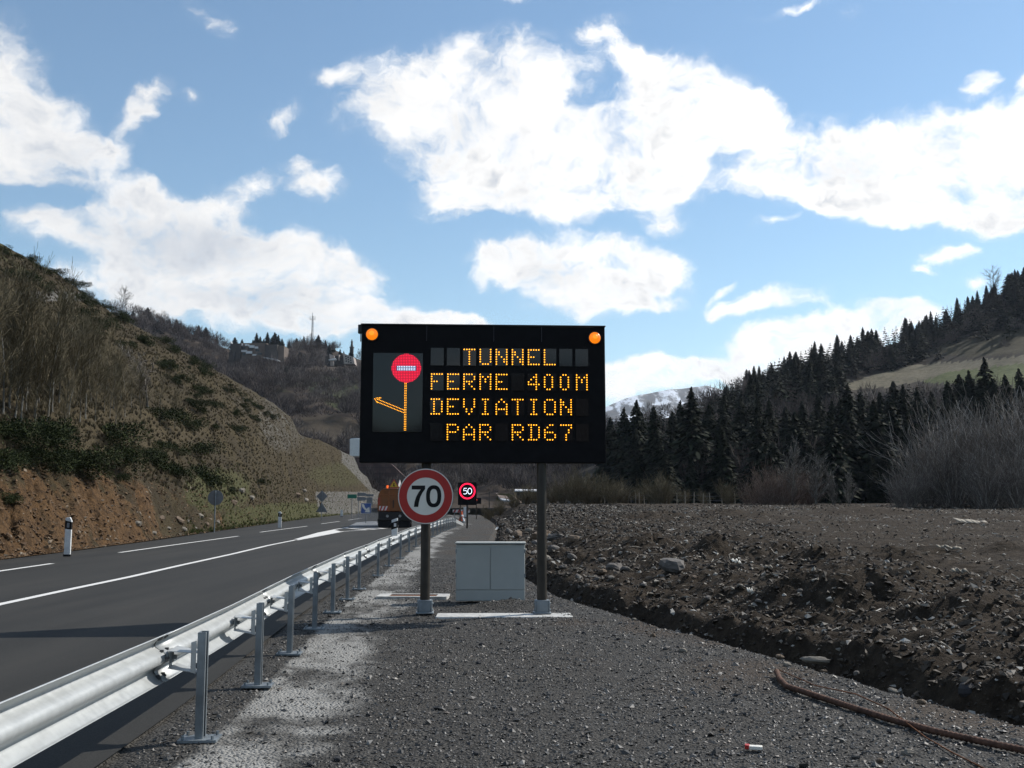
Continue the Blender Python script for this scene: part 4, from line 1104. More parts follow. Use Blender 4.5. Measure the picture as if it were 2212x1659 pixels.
# ---- grass tufts by the road
def tuft(seed, n=26):
    r = np.random.default_rng(seed); a = r.random(n) * 6.28; l = r.uniform(.5, 1, n); o = r.uniform(.1, .6, n)
    b0 = np.stack([np.cos(a) * .12 * r.random(n), np.sin(a) * .12 * r.random(n), 0 * a], 1)
    tp = b0 + np.stack([np.cos(a) * o, np.sin(a) * o, l], 1) * .9
    sd = np.stack([-np.sin(a), np.cos(a), 0 * a], 1) * .045
    return np.stack([b0 - sd, b0 + sd, tp], 1).reshape(-1, 3), np.arange(n * 3).reshape(-1, 3)
TF = [tuft(k) for k in range(4)]
N = 2600
px = 400 + 400 * rng.random(N) ** .9; tq = rng.random(N) ** 2.2 * .3 + .008
P = HL.at(px, tq)
pr = fbm(P[:, 0] * .4, P[:, 1] * .4, 3, 71); keep = (pr > .43) | (tq < .02); P = P[keep]
s = rng.uniform(.12, .34, len(P)) * np.where(tq[keep] < .03, 1.0, .8)
tag(link('roadside_grass', scatter('roadside_grass', TF, P, np.stack([s, s, s], 1), rng.random(len(P)) * 6.28), None, [M_tuft]), 'fresh green grass along the foot of the cutting', 'grass', kind='stuff')
N = 13000
px = rng.uniform(-150, 800, N); tq = rng.uniform(.1, .98, N); P = HL.at(px, tq)
s = rng.uniform(.12, .38, N) * np.interp(px, [500, 720], [1, .75])
M_dry = ramp_mat('dry_grass', [(0, (0.045, 0.036, 0.021)), (0.5, (0.09, 0.072, 0.040)), (1, (0.15, 0.125, 0.072))], rough=.9)
tag(link('dry_grass', scatter('dry_grass', TF, P, np.stack([s, s, s], 1), rng.random(N) * 6.28), None, [M_dry]), 'dry brown grass and heath stalks over the left slope', 'grass', kind='stuff')
# ------------------------------------------------------------------ guard rail
rail = thing('guardrail', 'long galvanised steel guardrail on posts along the edge of the road', 'guardrail', (0, 0, 0))
PROF = [(0.0, .722), (-.010, .724), (-.026, .716), (-.050, .694), (-.070, .678), (-.080, .662), (-.080, .645), (-.070, .632), (-.045, .617), (-.018, .602), (-.004, .588), (0.002, .566),
        (-.004, .544), (-.018, .530), (-.045, .515), (-.070, .500), (-.080, .487), (-.080, .470), (-.070, .454), (-.050, .438), (-.026, .416), (-.010, .408), (0.0, .410)]
post_y = [7.1, 9.15, 11.1, 13.3, 15.3, 17.4, 19.5, 23.2, 26.9, 30.8, 35.2, 39.8, 43.9, 48, 52, 56.2, 60.2, 64.2, 66.2, 68.2, 70.2, 72.2, 74.2, 76.2]
post_y = [-4.9, -0.9, 3.1] + post_y
BO = -0.235                                                     # beam plane from the post line
def beam_pt(y, d=0.0):
    x0, x1 = float(rail_x(y - .1)), float(rail_x(y + .1))
    tx, ty = (x1 - x0), .2; l = math.hypot(tx, ty); nx, ny = ty / l, -tx / l
    return float(rail_x(y)) + nx * (BO + d), y + ny * (BO + d)
def beam(y0, y1, off):
    n = max(3, int((y1 - y0) / .5) + 1); ys = np.linspace(y0, y1, n)
    V = []
    for y in ys:
        for (d, z) in PROF:
            x, yy = beam_pt(y, d + off); V.append((x, yy, z))
    m_ = len(PROF); F = []
    for i in range(n - 1):
        for j in range(m_ - 1): F.append([i * m_ + j, i * m_ + j + 1, (i + 1) * m_ + j + 1, (i + 1) * m_ + j])
    me = np_mesh('rail_beam', np.array(V), np.array(F), smooth=True)
    o = link('rail_beam', me, rail, [M_galv])
    s = o.modifiers.new('thickness', 'SOLIDIFY'); s.thickness = 0.004; s.offset = 0
    return o
joints = [-7.6, -3.1, 0.9, 5.05 - 0.05, 7.1 - 0.05] 
joints = [-7.6, -3.0, 1.0] + [7.1 - 2.05] 
joints = [-7.4, -3.1, 0.9, 4.0]
joints = [-7.4, -3.1, 1.0] + [7.05, 11.0, 15.2, 19.4, 23.1, 26.8, 30.7, 35.1, 39.7, 43.8, 47.9, 51.9, 56.1, 60.1, 64.1, 68.1, 72.1, 76.3]
def bolts(o, y):
    one = MB() if y > 25 else None
    for (z, dd) in ((.700, -.043), (.690, -.055), (.612, -.035), (.432, -.046), (.445, -.055), (.566, .004)):
        for dy in (-.10, .02):
            x, yy = beam_pt(y + dy, dd + .004)
            mb = one or MB(); mb.cyl((x - .006, yy, z), (x + .018, yy, z + .004), .011, .009, 6)
            if not one: mb.build('bolt', M_bolt, o, smooth=0)
    if one: one.build('bolt', M_bolt, o, smooth=0)
for i in range(len(joints) - 1):
    o = beam(joints[i], joints[i + 1] + .16, 0.003 if i % 2 else -0.003)
    bolts(o, joints[i] + .08)
# end ramp going down into the verge
mb = MB(); e0 = beam_pt(76.4); e1 = (-3.95, 82.5)
mb.add([(e0[0], e0[1], .72), (e0[0], e0[1], .41), (e1[0], e1[1], -.05), (e1[0], e1[1], .16)], [(0, 1, 2, 3)])
mb.add([(e0[0], e0[1], .62), (e0[0] - .08, e0[1], .566), (e0[0], e0[1], .51), (e1[0], e1[1], .02), (e1[0] - .08, e1[1], .05), (e1[0], e1[1], .1)], [(0, 1, 4, 5), (1, 2, 3, 4)])
mb.build('end_ramp', M_galv, rail)
proto = None
for k, y in enumerate(post_y):
    x = float(rail_x(y)); h = .735
    a = math.atan2(float(rail_x(y + .2) - rail_x(y - .2)), .4)
    lean = (0.0 if k != 7 else R(.6))
    if proto is None:
        mb = MB()
        # C section, open to the right
        mb.box((-.022, 0, h / 2), (.006, .10, h)); mb.box((0, -.048, h / 2), (.046, .005, h)); mb.box((0, .048, h / 2), (.046, .005, h))
        mb.box((.026, -.035, h / 2), (.005, .022, h)); mb.box((.026, .035, h / 2), (.005, .022, h))
        post = mb.build('post', M_galvp, rail, smooth=0)
        mb = MB(); mb.box((0, 0, .02), (.26, .19, .018), .0)
        for sx in (-.1, .1):
            for sy in (-.07, .07): mb.cyl((sx, sy, .02), (sx, sy, .055), .012, .012, 6)
        pl = mb.build('base_plate', M_galvp, post, smooth=0)
        mb = MB()
        w0 = BO + .028
        mb.add([(-.03, -.05, .60), (w0, -.13, .625), (w0, .13, .625), (-.03, .05, .60)], [(0, 1, 2, 3)])
        mb.add([(-.03, -.05, .47), (w0, -.11, .51), (w0, .11, .51), (-.03, .05, .47)], [(0, 1, 2, 3)])
        mb.add([(-.031, -.05, .68), (-.031, -.05, .46), (-.031 - .035, -.05, .47), (-.031 - .035, -.05, .67)], [(0, 1, 2, 3)])
        mb.add([(w0 - .012, -.03, .625), (w0 - .012, .03, .625), (w0 - .012, .03, .50), (w0 - .012, -.03, .50)], [(0, 1, 2, 3)])
        sp_ = mb.build('spacer', M_galv, post, smooth=0)
        so = sp_.modifiers.new('thickness', 'SOLIDIFY'); so.thickness = .005
        mb = MB(); mb.cyl((w0 - .03, 0, .566), (w0 + .03, 0, .566), .016, .016, 8); mb.box((w0 + .0, 0, .566), (.012, .05, .07))
        mb.build('bolt', M_galvp, post, smooth=0)
        proto = post
    else:
        post = proto.copy(); COL.objects.link(post); post.parent = rail
        for c_ in list(proto.children):
            d_ = c_.copy(); COL.objects.link(d_); d_.parent = post
    post.location = (x, y, 0); post.rotation_euler = (rng.normal(0, .006), rng.normal(0, .008), -a)

# ------------------------------------------------------------------ variable message sign
YS = 14.95
pL, pR = G(917, 1329), G(1171, 1329)
mid = W(1044.5, 1000, YS)
KS = .3526 * .72 / FPX * YS * 0.998                 # metres for one pixel of the close-up view
ROT = R(3.0)
zb = W(1045, 999.5, YS).z
vms = thing('message_sign', 'large black electronic message sign with amber dot lettering on two brown posts', 'message sign', (mid.x, YS, 0), ROT)
def sx_(c): return (c - 1110) * KS
def sz_(c): return zb + (1247 - c) * KS
def strat(): pass
Wd, Hh = 2104 * KS, 1182 * KS
mb = MB(); mb.box((0, .16, zb + Hh / 2), (Wd, .30, Hh)); mb.build('housing', M_black, vms, bevel=.012)
FR = .008                                            # front plane (y) of the housing is .01
mb = MB()
for c in (617, 1195, 1610): mb.box((sx_(c), .006, sz_(134)), (.0035, .006, 134 * KS))
mb.build('seam', plain('seam_grey', (.12, .12, .14), .5), vms, smooth=0)
mb = MB()
mb.box((0, .155, zb + Hh + .009), (Wd + .02, .33, .018)); mb.build('top_edge', M_edge, vms, bevel=.004)
mb = MB(); mb.box((-Wd / 2 - .03, .12, zb + Hh - .05), (.06, .10, .13)); mb.cyl((-Wd / 2 - .02, .12, zb + Hh - .11), (-Wd / 2 - .02, .12, zb + Hh - .24), .008); mb.build('light_sensor', M_edge, vms, bevel=.006)
# picture panel
mb = MB(); mb.box((sx_(375), .004, sz_(650)), (424 * KS, .012, 682 * KS)); pict = mb.build('picture_panel', M_glass, vms, bevel=.003)
def dots(mb, pts, r, y, n=8):
    for (c, z) in pts:
        cx, cz = sx_(c), sz_(z)
        mb.add([(cx + r * math.cos(6.283 * i / n), y, cz + r * math.sin(6.283 * i / n)) for i in range(n)], [tuple(range(n))])
mb = MB(); n = 48
mb.add([(sx_(446) + 126 * KS * math.cos(6.283 * i / n), -.0045, sz_(441) + 124 * KS * math.sin(6.283 * i / n)) for i in range(n)], [tuple(range(n))])
sgn = mb.build('no_entry_symbol', M_ledrb, pict, smooth=0)
mb = MB(); pts = []
for i in range(-9, 10):
    for j in range(-9, 10):
        c, z = 446 + i * 13.6, 441 + j * 13.6
        if math.hypot(c - 446, z - 441) < 124 and not (abs(c - 446) < 90 and abs(z - 441) < 24): pts.append((c, z))
dots(mb, pts, .0062, -.008); mb.build('red_dots', M_ledr, pict, smooth=0)
mb = MB(); mb.quad((sx_(362), -.0065, sz_(419)), (sx_(530), -.0065, sz_(419)), (sx_(530), -.0065, sz_(463)), (sx_(362), -.0065, sz_(463)))
mb.build('bar_field', M_ledb, pict, smooth=0)
mb = MB(); dots(mb, [(374 + i * 14.4, 427 + j * 14) for i in range(11) for j in range(3)], .0075, -.0105); mb.build('white_dots', M_ledw, pict, smooth=0)
mb = MB(); pts = []
for k in range(28):
    for s in (0, 11): pts.append((436 + s, 572 + k * 14.8))
for k in range(19):
    t = k / 18
    pts += [(428 - t * 222, 800 - t * 90), (424 - t * 222, 822 - t * 90)]
pts += [(180, 706), (194, 700), (208, 697), (222, 696), (188, 716), (196, 727), (204, 738), (218, 706), (232, 698), (205, 712)]
dots(mb, pts, .0062, -.0075); mb.build('arrow_dots', M_led, pict, smooth=0)
FONT = {'T': '#####|..#..|..#..|..#..|..#..|..#..|..#..', 'U': '#...#|#...#|#...#|#...#|#...#|#...#|.###.', 'N': '#...#|##..#|##..#|#.#.#|#..##|#..##|#...#', 'E': '#####|#....|#....|###..|#....|#....|#####',
        'L': '#....|#....|#....|#....|#....|#....|#####', 'F': '#####|#....|#....|###..|#....|#....|#....', 'R': '####.|#...#|#...#|####.|#.#..|#..#.|#...#', 'M': '#...#|##.##|#.#.#|#.#.#|#...#|#...#|#...#',
        '4': '...#.|..##.|.#.#.|#..#.|#####|...#.|...#.', '0': '.##..|#..#.|#..#.|#..#.|#..#.|#..#.|.##..', 'D': '####.|.#..#|.#..#|.#..#|.#..#|.#..#|####.', 'V': '#...#|#...#|#...#|#...#|.#.#.|.#.#.|..#..',
        'I': '.###.|..#..|..#..|..#..|..#..|..#..|.###.', 'A': '..#..|.#.#.|#...#|#...#|#####|#...#|#...#', 'O': '.###.|#...#|#...#|#...#|#...#|#...#|.###.', 'P': '####.|#...#|#...#|####.|#....|#....|#....',
        '6': '..##.|.#...|#....|####.|#...#|#...#|.###.', '7': '#####|....#|...#.|...#.|..#..|..#..|..#..'}
LINES = ['..TUNNEL..', 'FERME.400M', 'DEVIATION.', '.PAR.RD67.']
for r_ in range(4):
    for c_ in range(10):
        x0 = 653 + c_ * 138.7; z0 = (262, 478, 694, 912)[r_]
        mb = MB(); mb.box((sx_(x0 + 56), .004, sz_(z0 + 76)), (112 * KS, .012, 152 * KS)); pan = mb.build('display_module', M_glass, vms, smooth=0)
        ch = LINES[r_][c_]
        if ch == '.': continue
        pts = [(x0 + 10 + j * 22.2, z0 + 12 + i * 21.0) for i, row in enumerate(FONT[ch].split('|')) for j, s in enumerate(row) if s == '#']
        mb = MB(); dots(mb, pts, .0100, -.006); mb.build('lit_letter', M_led, pan, smooth=0)
for (c, z) in ((149, 150), (2072, 164)):
    mb = MB(); n = 24; rr = 53 * KS
    ctr = Vector((sx_(c), 0, sz_(z)))
    prof = [(rr * 1.06, .012), (rr * 1.06, -.012), (rr * .98, -.014)]
    mb.ring(ctr + Vector((0, .012, 0)), (1, 0, 0), (0, 0, 1), rr * .96, rr * 1.06, (0, -.03, 0), 32)
    f = mb.build('flasher', M_edge, vms)
    mb = MB(); vs = []; fs = []
    for k in range(6):
        a = k / 5 * math.pi / 2; r1, dpt = rr * .95 * math.cos(a), -.016 - .055 * math.sin(a)
        for i in range(n): vs.append((ctr.x + max(r1, .001) * math.cos(6.283 * i / n), dpt, ctr.z + max(r1, .001) * math.sin(6.283 * i / n)))
    for k in range(5):
        for i in range(n): fs.append((k * n + i, k * n + (i + 1) % n, (k + 1) * n + (i + 1) % n, (k + 1) * n + i))
    mb.add(vs, fs)
    m, nn, b = MATS.get('amber_lens', (None, None, None)) if False else (None, None, None)
    mb.build('lens', M_lamp, f)
    mb = MB(); mb.cyl(ctr + Vector((0, -.066, .01)), ctr + Vector((0, -.076, .01)), rr * .42, rr * .30, 16); mb.build('bulb_glow', M_lampc, f)
inv = (Matrix.Translation(vms.location) @ Matrix.Rotation(ROT, 4, 'Z')).inverted()
for P_ in (pL, pR):
    q_ = inv @ Vector((P_.x, P_.y + .05, 0))
    mb = MB(); mb.cyl((q_.x, q_.y, .02), (q_.x, q_.y, zb + .3), .072, .072, 20); po = mb.build('post', M_pole, vms)
    po2 = po
    mb = MB(); mb.box((q_.x, q_.y, .12), (.18, .18, .20)); mb.box((q_.x, q_.y, .035), (.26, .26, .02))
    for s in (-1, 1): mb.box((q_.x + s * .10, q_.y - .02, .12), (.018, .15, .20)); mb.cyl((q_.x + s * .108, q_.y - .06, .08), (q_.x + s * .125, q_.y - .06, .08), .014); mb.cyl((q_.x + s * .108, q_.y - .06, .17), (q_.x + s * .125, q_.y - .06, .17), .014)
    mb.build('foot_bracket', M_galvp, po, bevel=.006)
mb = MB()
for z in (zb + .25, zb + Hh - .3): mb.box((0, .34, z), (Wd * .96, .06, .08))
mb.build('rear_beam', M_galvp, vms, smooth=0)
# concrete footing strip under the posts
s0, s1 = G(940, 1334), G(1236, 1331)
mb = MB(); mb.box((0, 0, -.10), (s1.x - s0.x, .52, .26)); ft = mb.build('concrete_footing', M_conc, bevel=.015); ft.location = ((s0.x + s1.x) / 2, 14.95, -.012); ft.rotation_euler = (0, 0, R(1))
tag(ft, 'low pale concrete slab under the posts of the big message sign', 'footing')

# ------------------------------------------------------------------ speed limit sign 70
c70 = W(919.5, 1072, 14.75)
sp = thing('speed_limit_sign', 'round white speed limit sign 70 with red border on the left sign post', 'traffic sign', c70, R(2))
k7 = .72 / 4.254 / FPX * 14.75
mb = MB(); mb.cyl((0, .012, 0), (0, -.012, 0), 352 * k7, 352 * k7, 64); mb.build('rim', M_back, sp, bevel=.004)
mb = MB(); mb.cyl((0, -.012, 0), (0, -.0145, 0), 347 * k7, 347 * k7, 64); mb.build('face', M_signw, sp, smooth=0)
mb = MB(); mb.ring((0, -.0145, 0), (1, 0, 0), (0, 0, 1), 236 * k7, 336 * k7, (0, -.002, 0), 72); mb.build('red_border', M_signr, sp, smooth=0)
def c4(p): return ((p[0] - 1180) * k7, -(p[1] - 803) * k7)
mb = MB(); seven = [(1003, 668), (1173, 668), (1173, 712), (1140, 758), (1114, 812), (1098, 870), (1088, 937), (1033, 937), (1042, 872), (1060, 812), (1086, 762), (1116, 718), (1003, 718)]
mb.prism([c4(p) for p in seven][::-1], (0, -.0145, 0), (1, 0, 0), (0, 0, 1), (0, -.002, 0)); mb.build('digit', M_signk, sp, smooth=0)
mb = MB(); mb.ring((102 * k7, -.0145, -.0 * k7), (1, 0, 0), (0, 0, 1), (47 * k7, 92 * k7), (96 * k7, 139 * k7), (0, -.002, 0), 48, p=2.4); mb.build('digit', M_signk, sp, smooth=0)
mb = MB(); mb.box((0, .045, .15), (.20, .05, .04)); mb.box((0, .045, -.15), (.20, .05, .04)); mb.build('clamp', M_galvp, sp)

# ------------------------------------------------------------------ control cabinet
a, b_ = G(984, 1284), G(1134, 1296)
yc = 16.9
c0, c1 = W(984.5, 1240, yc), W(1134, 1240, yc)
wdt = c1.x - c0.x; top = W(1060, 1173, yc).z
cb = thing('control_cabinet', 'light grey two door electrical cabinet standing behind the big sign posts', 'cabinet', ((c0.x + c1.x) / 2, yc + .2, 0))
mb = MB(); mb.box((0, 0, .06 + (top - .06) / 2 - .03), (wdt, .40, top - .06)); mb.build('body', M_cab, cb, bevel=.008)
mb = MB(); mb.box((0, .01, top - .005), (wdt + .03, .45, .03)); mb.build('roof', M_cab, cb, bevel=.006)
dm = plain('cabinet_door', (0.43, 0.445, 0.42), 0.55, var=.05, scale=1.4, dirt=(.30, .30, .27, .35))
for s in (-1, 1):
    mb = MB(); mb.box((s * wdt * .25, -.205, .22 + (top - .30) / 2), (wdt * .49, .016, top - .30)); d_ = mb.build('door', dm, cb, bevel=.004)
    for z in (.45, .85):
        mb = MB(); mb.cyl((s * wdt * .497, -.215, z - .03), (s * wdt * .497, -.215, z + .03), .010, .010, 8); mb.build('hinge', M_galvp, d_)
mb = MB(); mb.box((0, -.206, .12), (wdt * .99, .012, .16)); mb.build('base_panel', M_cab, cb, bevel=.003)
# ------------------------------------------------------------------ storm drain
g = G(893, 1291)
dr = thing('storm_drain', 'rectangular rusty drain grating in a pale concrete surround beside the left post', 'drain', (g.x, g.y, .0), R(-2))
mb = MB(); mb.ring((0, 0, -.08), (1, 0, 0), (0, 1, 0), (.42, .19), (.62, .30), (0, 0, .125), 60, p=14); mb.build('surround', M_conc, dr, smooth=0)
mb = MB()
for k in range(24): mb.box((-.40 + k * .0348, 0, .022), (.015, .37, .03))
for y in (-.17, .17): mb.box((0, y, .02), (.82, .02, .034))
mb.build('grating', M_rust, dr, smooth=0)
mb = MB(); mb.box((0, 0, -.07), (.84, .38, .01)); mb.build('pit', M_chass, dr, smooth=0)

# ------------------------------------------------------------------ road sweeper lorry
kt = .72 / 4.254 / FPX * 72
tr0 = W(852, 1137, 72)
lor = thing('sweeper_lorry', 'orange road sweeper lorry driving away, seen from behind', 'lorry', (tr0.x, 72, .03), R(5))
def tz(p): return (1190 - p) * kt
w2 = 1.215
body = [(-w2, tz(985)), (w2, tz(985)), (w2, tz(800)), (w2 - .06, tz(740)), (w2 - .3, tz(694)), (-w2 + .42, tz(694)), (-w2 + .2, tz(722)), (-w2 + .06, tz(770)), (-w2, tz(840))]
mb = MB(); mb.prism(body, (0, 0, 0), (1, 0, 0), (0, 0, 1), (0, 4.3, 0)); bd = mb.build('hopper', M_orange, lor, bevel=.05)
M_seam = plain('dark_seam', (.05, .025, .012), .7)
mb = MB()
for x in (-.42, .42): mb.box((x, -.03, tz(850)), (.10, .06, tz(700) - tz(980)))
mb.box((0, -.02, tz(775)), (2.2, .045, .05)); mb.build('rear_frame', plain('orange_dark', (.22, .065, .012), .5), lor, bevel=.01)
mb = MB(); mb.box((-.1, -.045, tz(890)), (.10, .03, .55)); mb.box((.0, -.012, tz(705)), (2.0, .03, .03)); mb.build('latch', M_seam, lor)
M_stw, M_str = plain('chevron_white', (.62, .60, .58), .5), plain('chevron_red', (.38, .03, .03), .5)
mb = MB()
for x0 in (-1.06, .40):
    mb.box((x0 + .33, -.005, tz(945)), (.72, .012, .30))
mb.build('chevron_board', M_stw, lor, smooth=0)
mb = MB()
for x0 in (-1.06, .40):
    for i in range(3):
        x = x0 - .02 + i * .24; mb.add([(x, -.014, tz(945) - .149), (x + .12, -.014, tz(945) - .149), (x + .24, -.014, tz(945) + .149), (x + .12, -.014, tz(945) + .149)], [(0, 1, 2, 3)])
for i in range(4):
    z = tz(905) + i * .13; mb.add([(-1.19, -.012, z), (-1.02, -.012, z + .10), (-1.02, -.012, z + .17), (-1.19, -.012, z + .07)], [(0, 1, 2, 3)])
mb.build('red_stripe', M_str, lor, smooth=0)
mb = MB(); mb.box((0, 2.6, tz(1045)), (2.3, 5.4, .62)); mb.box((0, .1, tz(1140)), (2.36, .16, .22)); mb.box((0, .5, tz(1105)), (2.42, .5, .30)); mb.build('chassis', M_chass, lor, bevel=.03)
mb = MB(); mb.box((-.7, -.02, tz(1150)), (.8, .05, .42)); mb.box((.7, -.02, tz(1150)), (.8, .05, .42)); mb.build('mud_flap', M_tyre, lor)
for p in (692, 850):
    x = (p - 782) * kt
    mb = MB(); mb.cyl((x, .0, tz(1042)), (x, -.10, tz(1042)), .12, .12, 20); l_ = mb.build('rear_lamp', M_chass, lor)
    mb = MB(); mb.cyl((x, -.10, tz(1042)), (x, -.115, tz(1042)), .10, .09, 20); mb.build('lens', plain('clear_lens', (.30, .30, .29), .2), l_)
for x in (-.92, .92):
    mb = MB(); mb.box((x, -.02, tz(1042)), (.22, .06, .12)); mb.build('tail_light', plain('red_lens', (.25, .01, .01), .25), lor, bevel=.01)
for y in (1.3, 5.0):
    for s in (-1, 1):
        mb = MB(); mb.cyl((s * 1.18, y, .5), (s * .80, y, .5), .5, .5, 28); wh = mb.build('wheel', M_tyre, lor, bevel=.04)
        mb = MB(); mb.cyl((s * 1.19, y, .5), (s * 1.10, y, .5), .27, .27, 20); mb.build('rim', M_back, wh)
cabp = [(4.4, .7), (6.4, .7), (6.5, 1.4), (6.2, 2.55), (4.5, 2.65)]
mb = MB(); mb.prism(cabp, (-w2 + .03, 0, 0), (0, 1, 0), (0, 0, 1), (2 * w2 - .06, 0, 0)); cab_ = mb.build('cab', M_orange, lor, bevel=.06)
mb = MB()
for s in (-1, 1): mb.box((s * (w2 - .03), 5.4, 2.05), (.02, 1.1, .7))
mb.box((0, 6.37, 2.0), (2.1, .02, .8), 0, R(-13)); mb.build('window', M_glass, cab_)
mb = MB(); mb.cyl((-.96 + .42, .3, tz(694)), (-.96 + .42, .3, tz(680)), .06, .06); mb.cyl((-.96 + .42, .3, tz(680)), (-.96 + .42, .3, tz(655)), .085, .07, 14); mb.build('beacon', glow('beacon_glow', (1.0, .16, .02), 1.0), lor)
M_yel = plain('warning_yellow', (.55, .36, .02), .5)
mb = MB(); mb.prism([(-.42, 0), (.42, 0), (0, .66)], (-.08, .25, tz(690)), (1, 0, 0), (0, 0, 1), (0, .04, 0)); tri = mb.build('warning_triangle', plain('triangle_red', (.32, .04, .03), .5), lor)
mb = MB(); mb.prism([(-.30, .07), (.30, .07), (0, .53)], (-.08, .246, tz(690)), (1, 0, 0), (0, 0, 1), (0, -.004, 0)); mb.build('face', M_yel, tri, smooth=0)
mb = MB(); mb.prism([(-.06, .12), (.10, .12), (.02, .22), (.05, .34), (-.04, .36), (-.05, .22)], (-.08, .242, tz(690)), (1, 0, 0), (0, 0, 1), (0, -.004, 0)); mb.build('pictogram', M_signk, tri, smooth=0)
mb = MB(); mb.prism([(-.34, .0), (.34, .0), (0, .62)], (.30, .9, tz(690)), (.5, .86, 0), (0, 0, 1), (.03, -.02, 0)); mb.build('side_triangle', M_stw, lor, smooth=0)
# spray of dust behind its wheels
m = bpy.data.materials.new('dust'); m.use_nodes = True
t_ = m.node_tree
for nd in list(t_.nodes): t_.nodes.remove(nd)
qn = NT(t_); oc = qn.n('ShaderNodeTexCoord').outputs['Object']
r_ = qn.ss(qn.vm('LENGTH', oc), 1.0, .25)
vol = qn.n('ShaderNodeVolumePrincipled', {'Color': (.75, .72, .68), 'Density': qn.m('MULTIPLY', qn.m('MULTIPLY', r_, qn.ss(qn.noise(oc, 2.2, 3.0), .35, .7)), 0.22), 'Anisotropy': .3})
qn.n('ShaderNodeOutputMaterial', {'Volume': vol.outputs[0]})
v, f = [], []
mb = MB()
nlat, nlon = 8, 14
vs = [(math.sin(math.pi * i / nlat) * math.cos(6.283 * j / nlon), math.sin(math.pi * i / nlat) * math.sin(6.283 * j / nlon), math.cos(math.pi * i / nlat)) for i in range(nlat + 1) for j in range(nlon)]
fs = [(i * nlon + j, i * nlon + (j + 1) % nlon, (i + 1) * nlon + (j + 1) % nlon, (i + 1) * nlon + j) for i in range(nlat) for j in range(nlon)]
mb.add(vs, fs); du_ = mb.build('dust_cloud', m); du_.location = W(805, 1120, 74) + Vector((0, 0, .2)); du_.scale = (2.3, 3.5, 1.3)
tag(du_, 'thin pale dust cloud beside the back wheels of the sweeper lorry', 'dust', kind='stuff')

# ------------------------------------------------------------------ small signs
def pole(mb, x, y, z0, z1, r=.03): mb.cyl((x, y, z0), (x, y, z1), r, r, 10)
# electronic 50 sign
yv = 71.5; a0, a1 = W(989.5, 1042, yv), W(1029.5, 1091, yv)
s50 = thing('electronic_speed_sign', 'black electronic speed sign showing a lit white 50 in a red ring', 'traffic sign', ((a0.x + a1.x) / 2, yv, 0), R(1))
h0 = a0.z - a1.z; w0_ = a1.x - a0.x; zc = (a0.z + a1.z) / 2
mb = MB(); mb.box((0, .14, zc), (w0_, .26, h0)); mb.build('housing', M_black, s50, bevel=.01)
mb = MB(); pole(mb, 0, .15, 0, a1.z + .1, .07); mb.build('post', M_pole, s50)
k5 = .72 / 4.254 / FPX * yv
def p5(p): return ((p[0] - 1710) * k5, -(p[1] - 735) * k5)
cz = a0.z + -(735 - 625) * k5
mb = MB(); mb.ring((0, .006, cz), (1, 0, 0), (0, 0, 1), 84 * k5, 103 * k5, (0, -.004, 0), 48); mb.build('red_ring', M_ledr, s50, smooth=0)
def stroke(mb, pts, w, o):
    P3 = [Vector((o[0] + p[0], o[1], o[2] + p[1])) for p in pts]
    mb.tube(P3, w, 6)
five = [(1703, 700), (1668, 700), (1664, 732), (1682, 726), (1700, 732), (1706, 748), (1700, 765), (1682, 773), (1660, 768)]
zero = [(1741 + 25 * math.cos(t), 735 - 37 * math.sin(t)) for t in np.linspace(0, 6.283, 20)]
for d_ in (five, zero):
    mb = MB(); stroke(mb, [p5(p) for p in d_], 4.2 * k5, (0, .004, cz)); mb.build('digit', M_ledw, s50)
# second electronic box behind it
yv = 118; a0, a1 = W(1029, 1075.5, yv), W(1039, 1088.5, yv); x0 = W(1024, 1090, yv).x
bx = thing('electronic_speed_sign', 'smaller dark electronic sign box behind the lit 50 sign', 'traffic sign', ((a0.x + a1.x) / 2, yv, 0))
mb = MB(); mb.box((-.15, .1, (a0.z + a1.z) / 2), (a1.x - a0.x + .35, .2, a0.z - a1.z)); mb.build('housing', M_black, bx, bevel=.01)
mb = MB(); pole(mb, -.26, .12, 0, a1.z + .1, .05); mb.build('post', M_pole, bx)
mb = MB(); mb.cyl((-.22, -.001, a0.z - .22), (-.22, -.02, a0.z - .22), .05, .05, 8); mb.build('warning_light', glow('small_red_lamp', (1, .1, .05), 1.2), bx)
# keep right sign on the island
yv = 88; g0 = W(790, 1130, yv); zz0, zz1 = W(790, 1109.5, yv).z, W(790, 1088, yv).z; s_ = (zz1 - zz0)
kr = thing('keep_right_sign', 'square blue sign with a white diagonal arrow on the traffic island', 'traffic sign', (g0.x, yv, .03))
mb = MB(); mb.box((0, 0, (zz0 + zz1) / 2), (s_, .02, s_)); mb.build('panel', M_signb, kr, bevel=.003)
ar = [(-.44, .42), (-.28, .44), (-.16, .30), (-.10, .10), (.06, -.06), (.16, .04), (.34, .12), (.40, -.42), (-.10, -.38), (-.02, -.22), (-.20, -.08), (-.34, .1)]
mb = MB(); mb.prism([(p[0] * s_, p[1] * s_) for p in ar][::-1], (0, -.012, (zz0 + zz1) / 2), (1, 0, 0), (0, 0, 1), (0, -.003, 0)); mb.build('arrow', M_signw, kr, smooth=0)
mb = MB(); mb.box((0, .006, (zz0 + zz1) / 2), (s_ * 1.04, .016, s_ * 1.04)); mb.build('border', M_signw, kr)
mb = MB(); pole(mb, 0, .04, 0, zz1 - .1, .035); mb.build('post', M_back, kr)
isl = [gp(752, 1139.0), gp(850, 1139.5), gp(850, 1130), gp(800, 1127.5), gp(770, 1130)]
mb = MB(); mb.prism([(p[0], p[1]) for p in isl], (0, 0, -.02), (1, 0, 0), (0, 1, 0), (0, 0, .13))
tag(mb.build('traffic_island', plain('island_concrete', (.17, .18, .19), .85), bevel=.03), kind='structure')
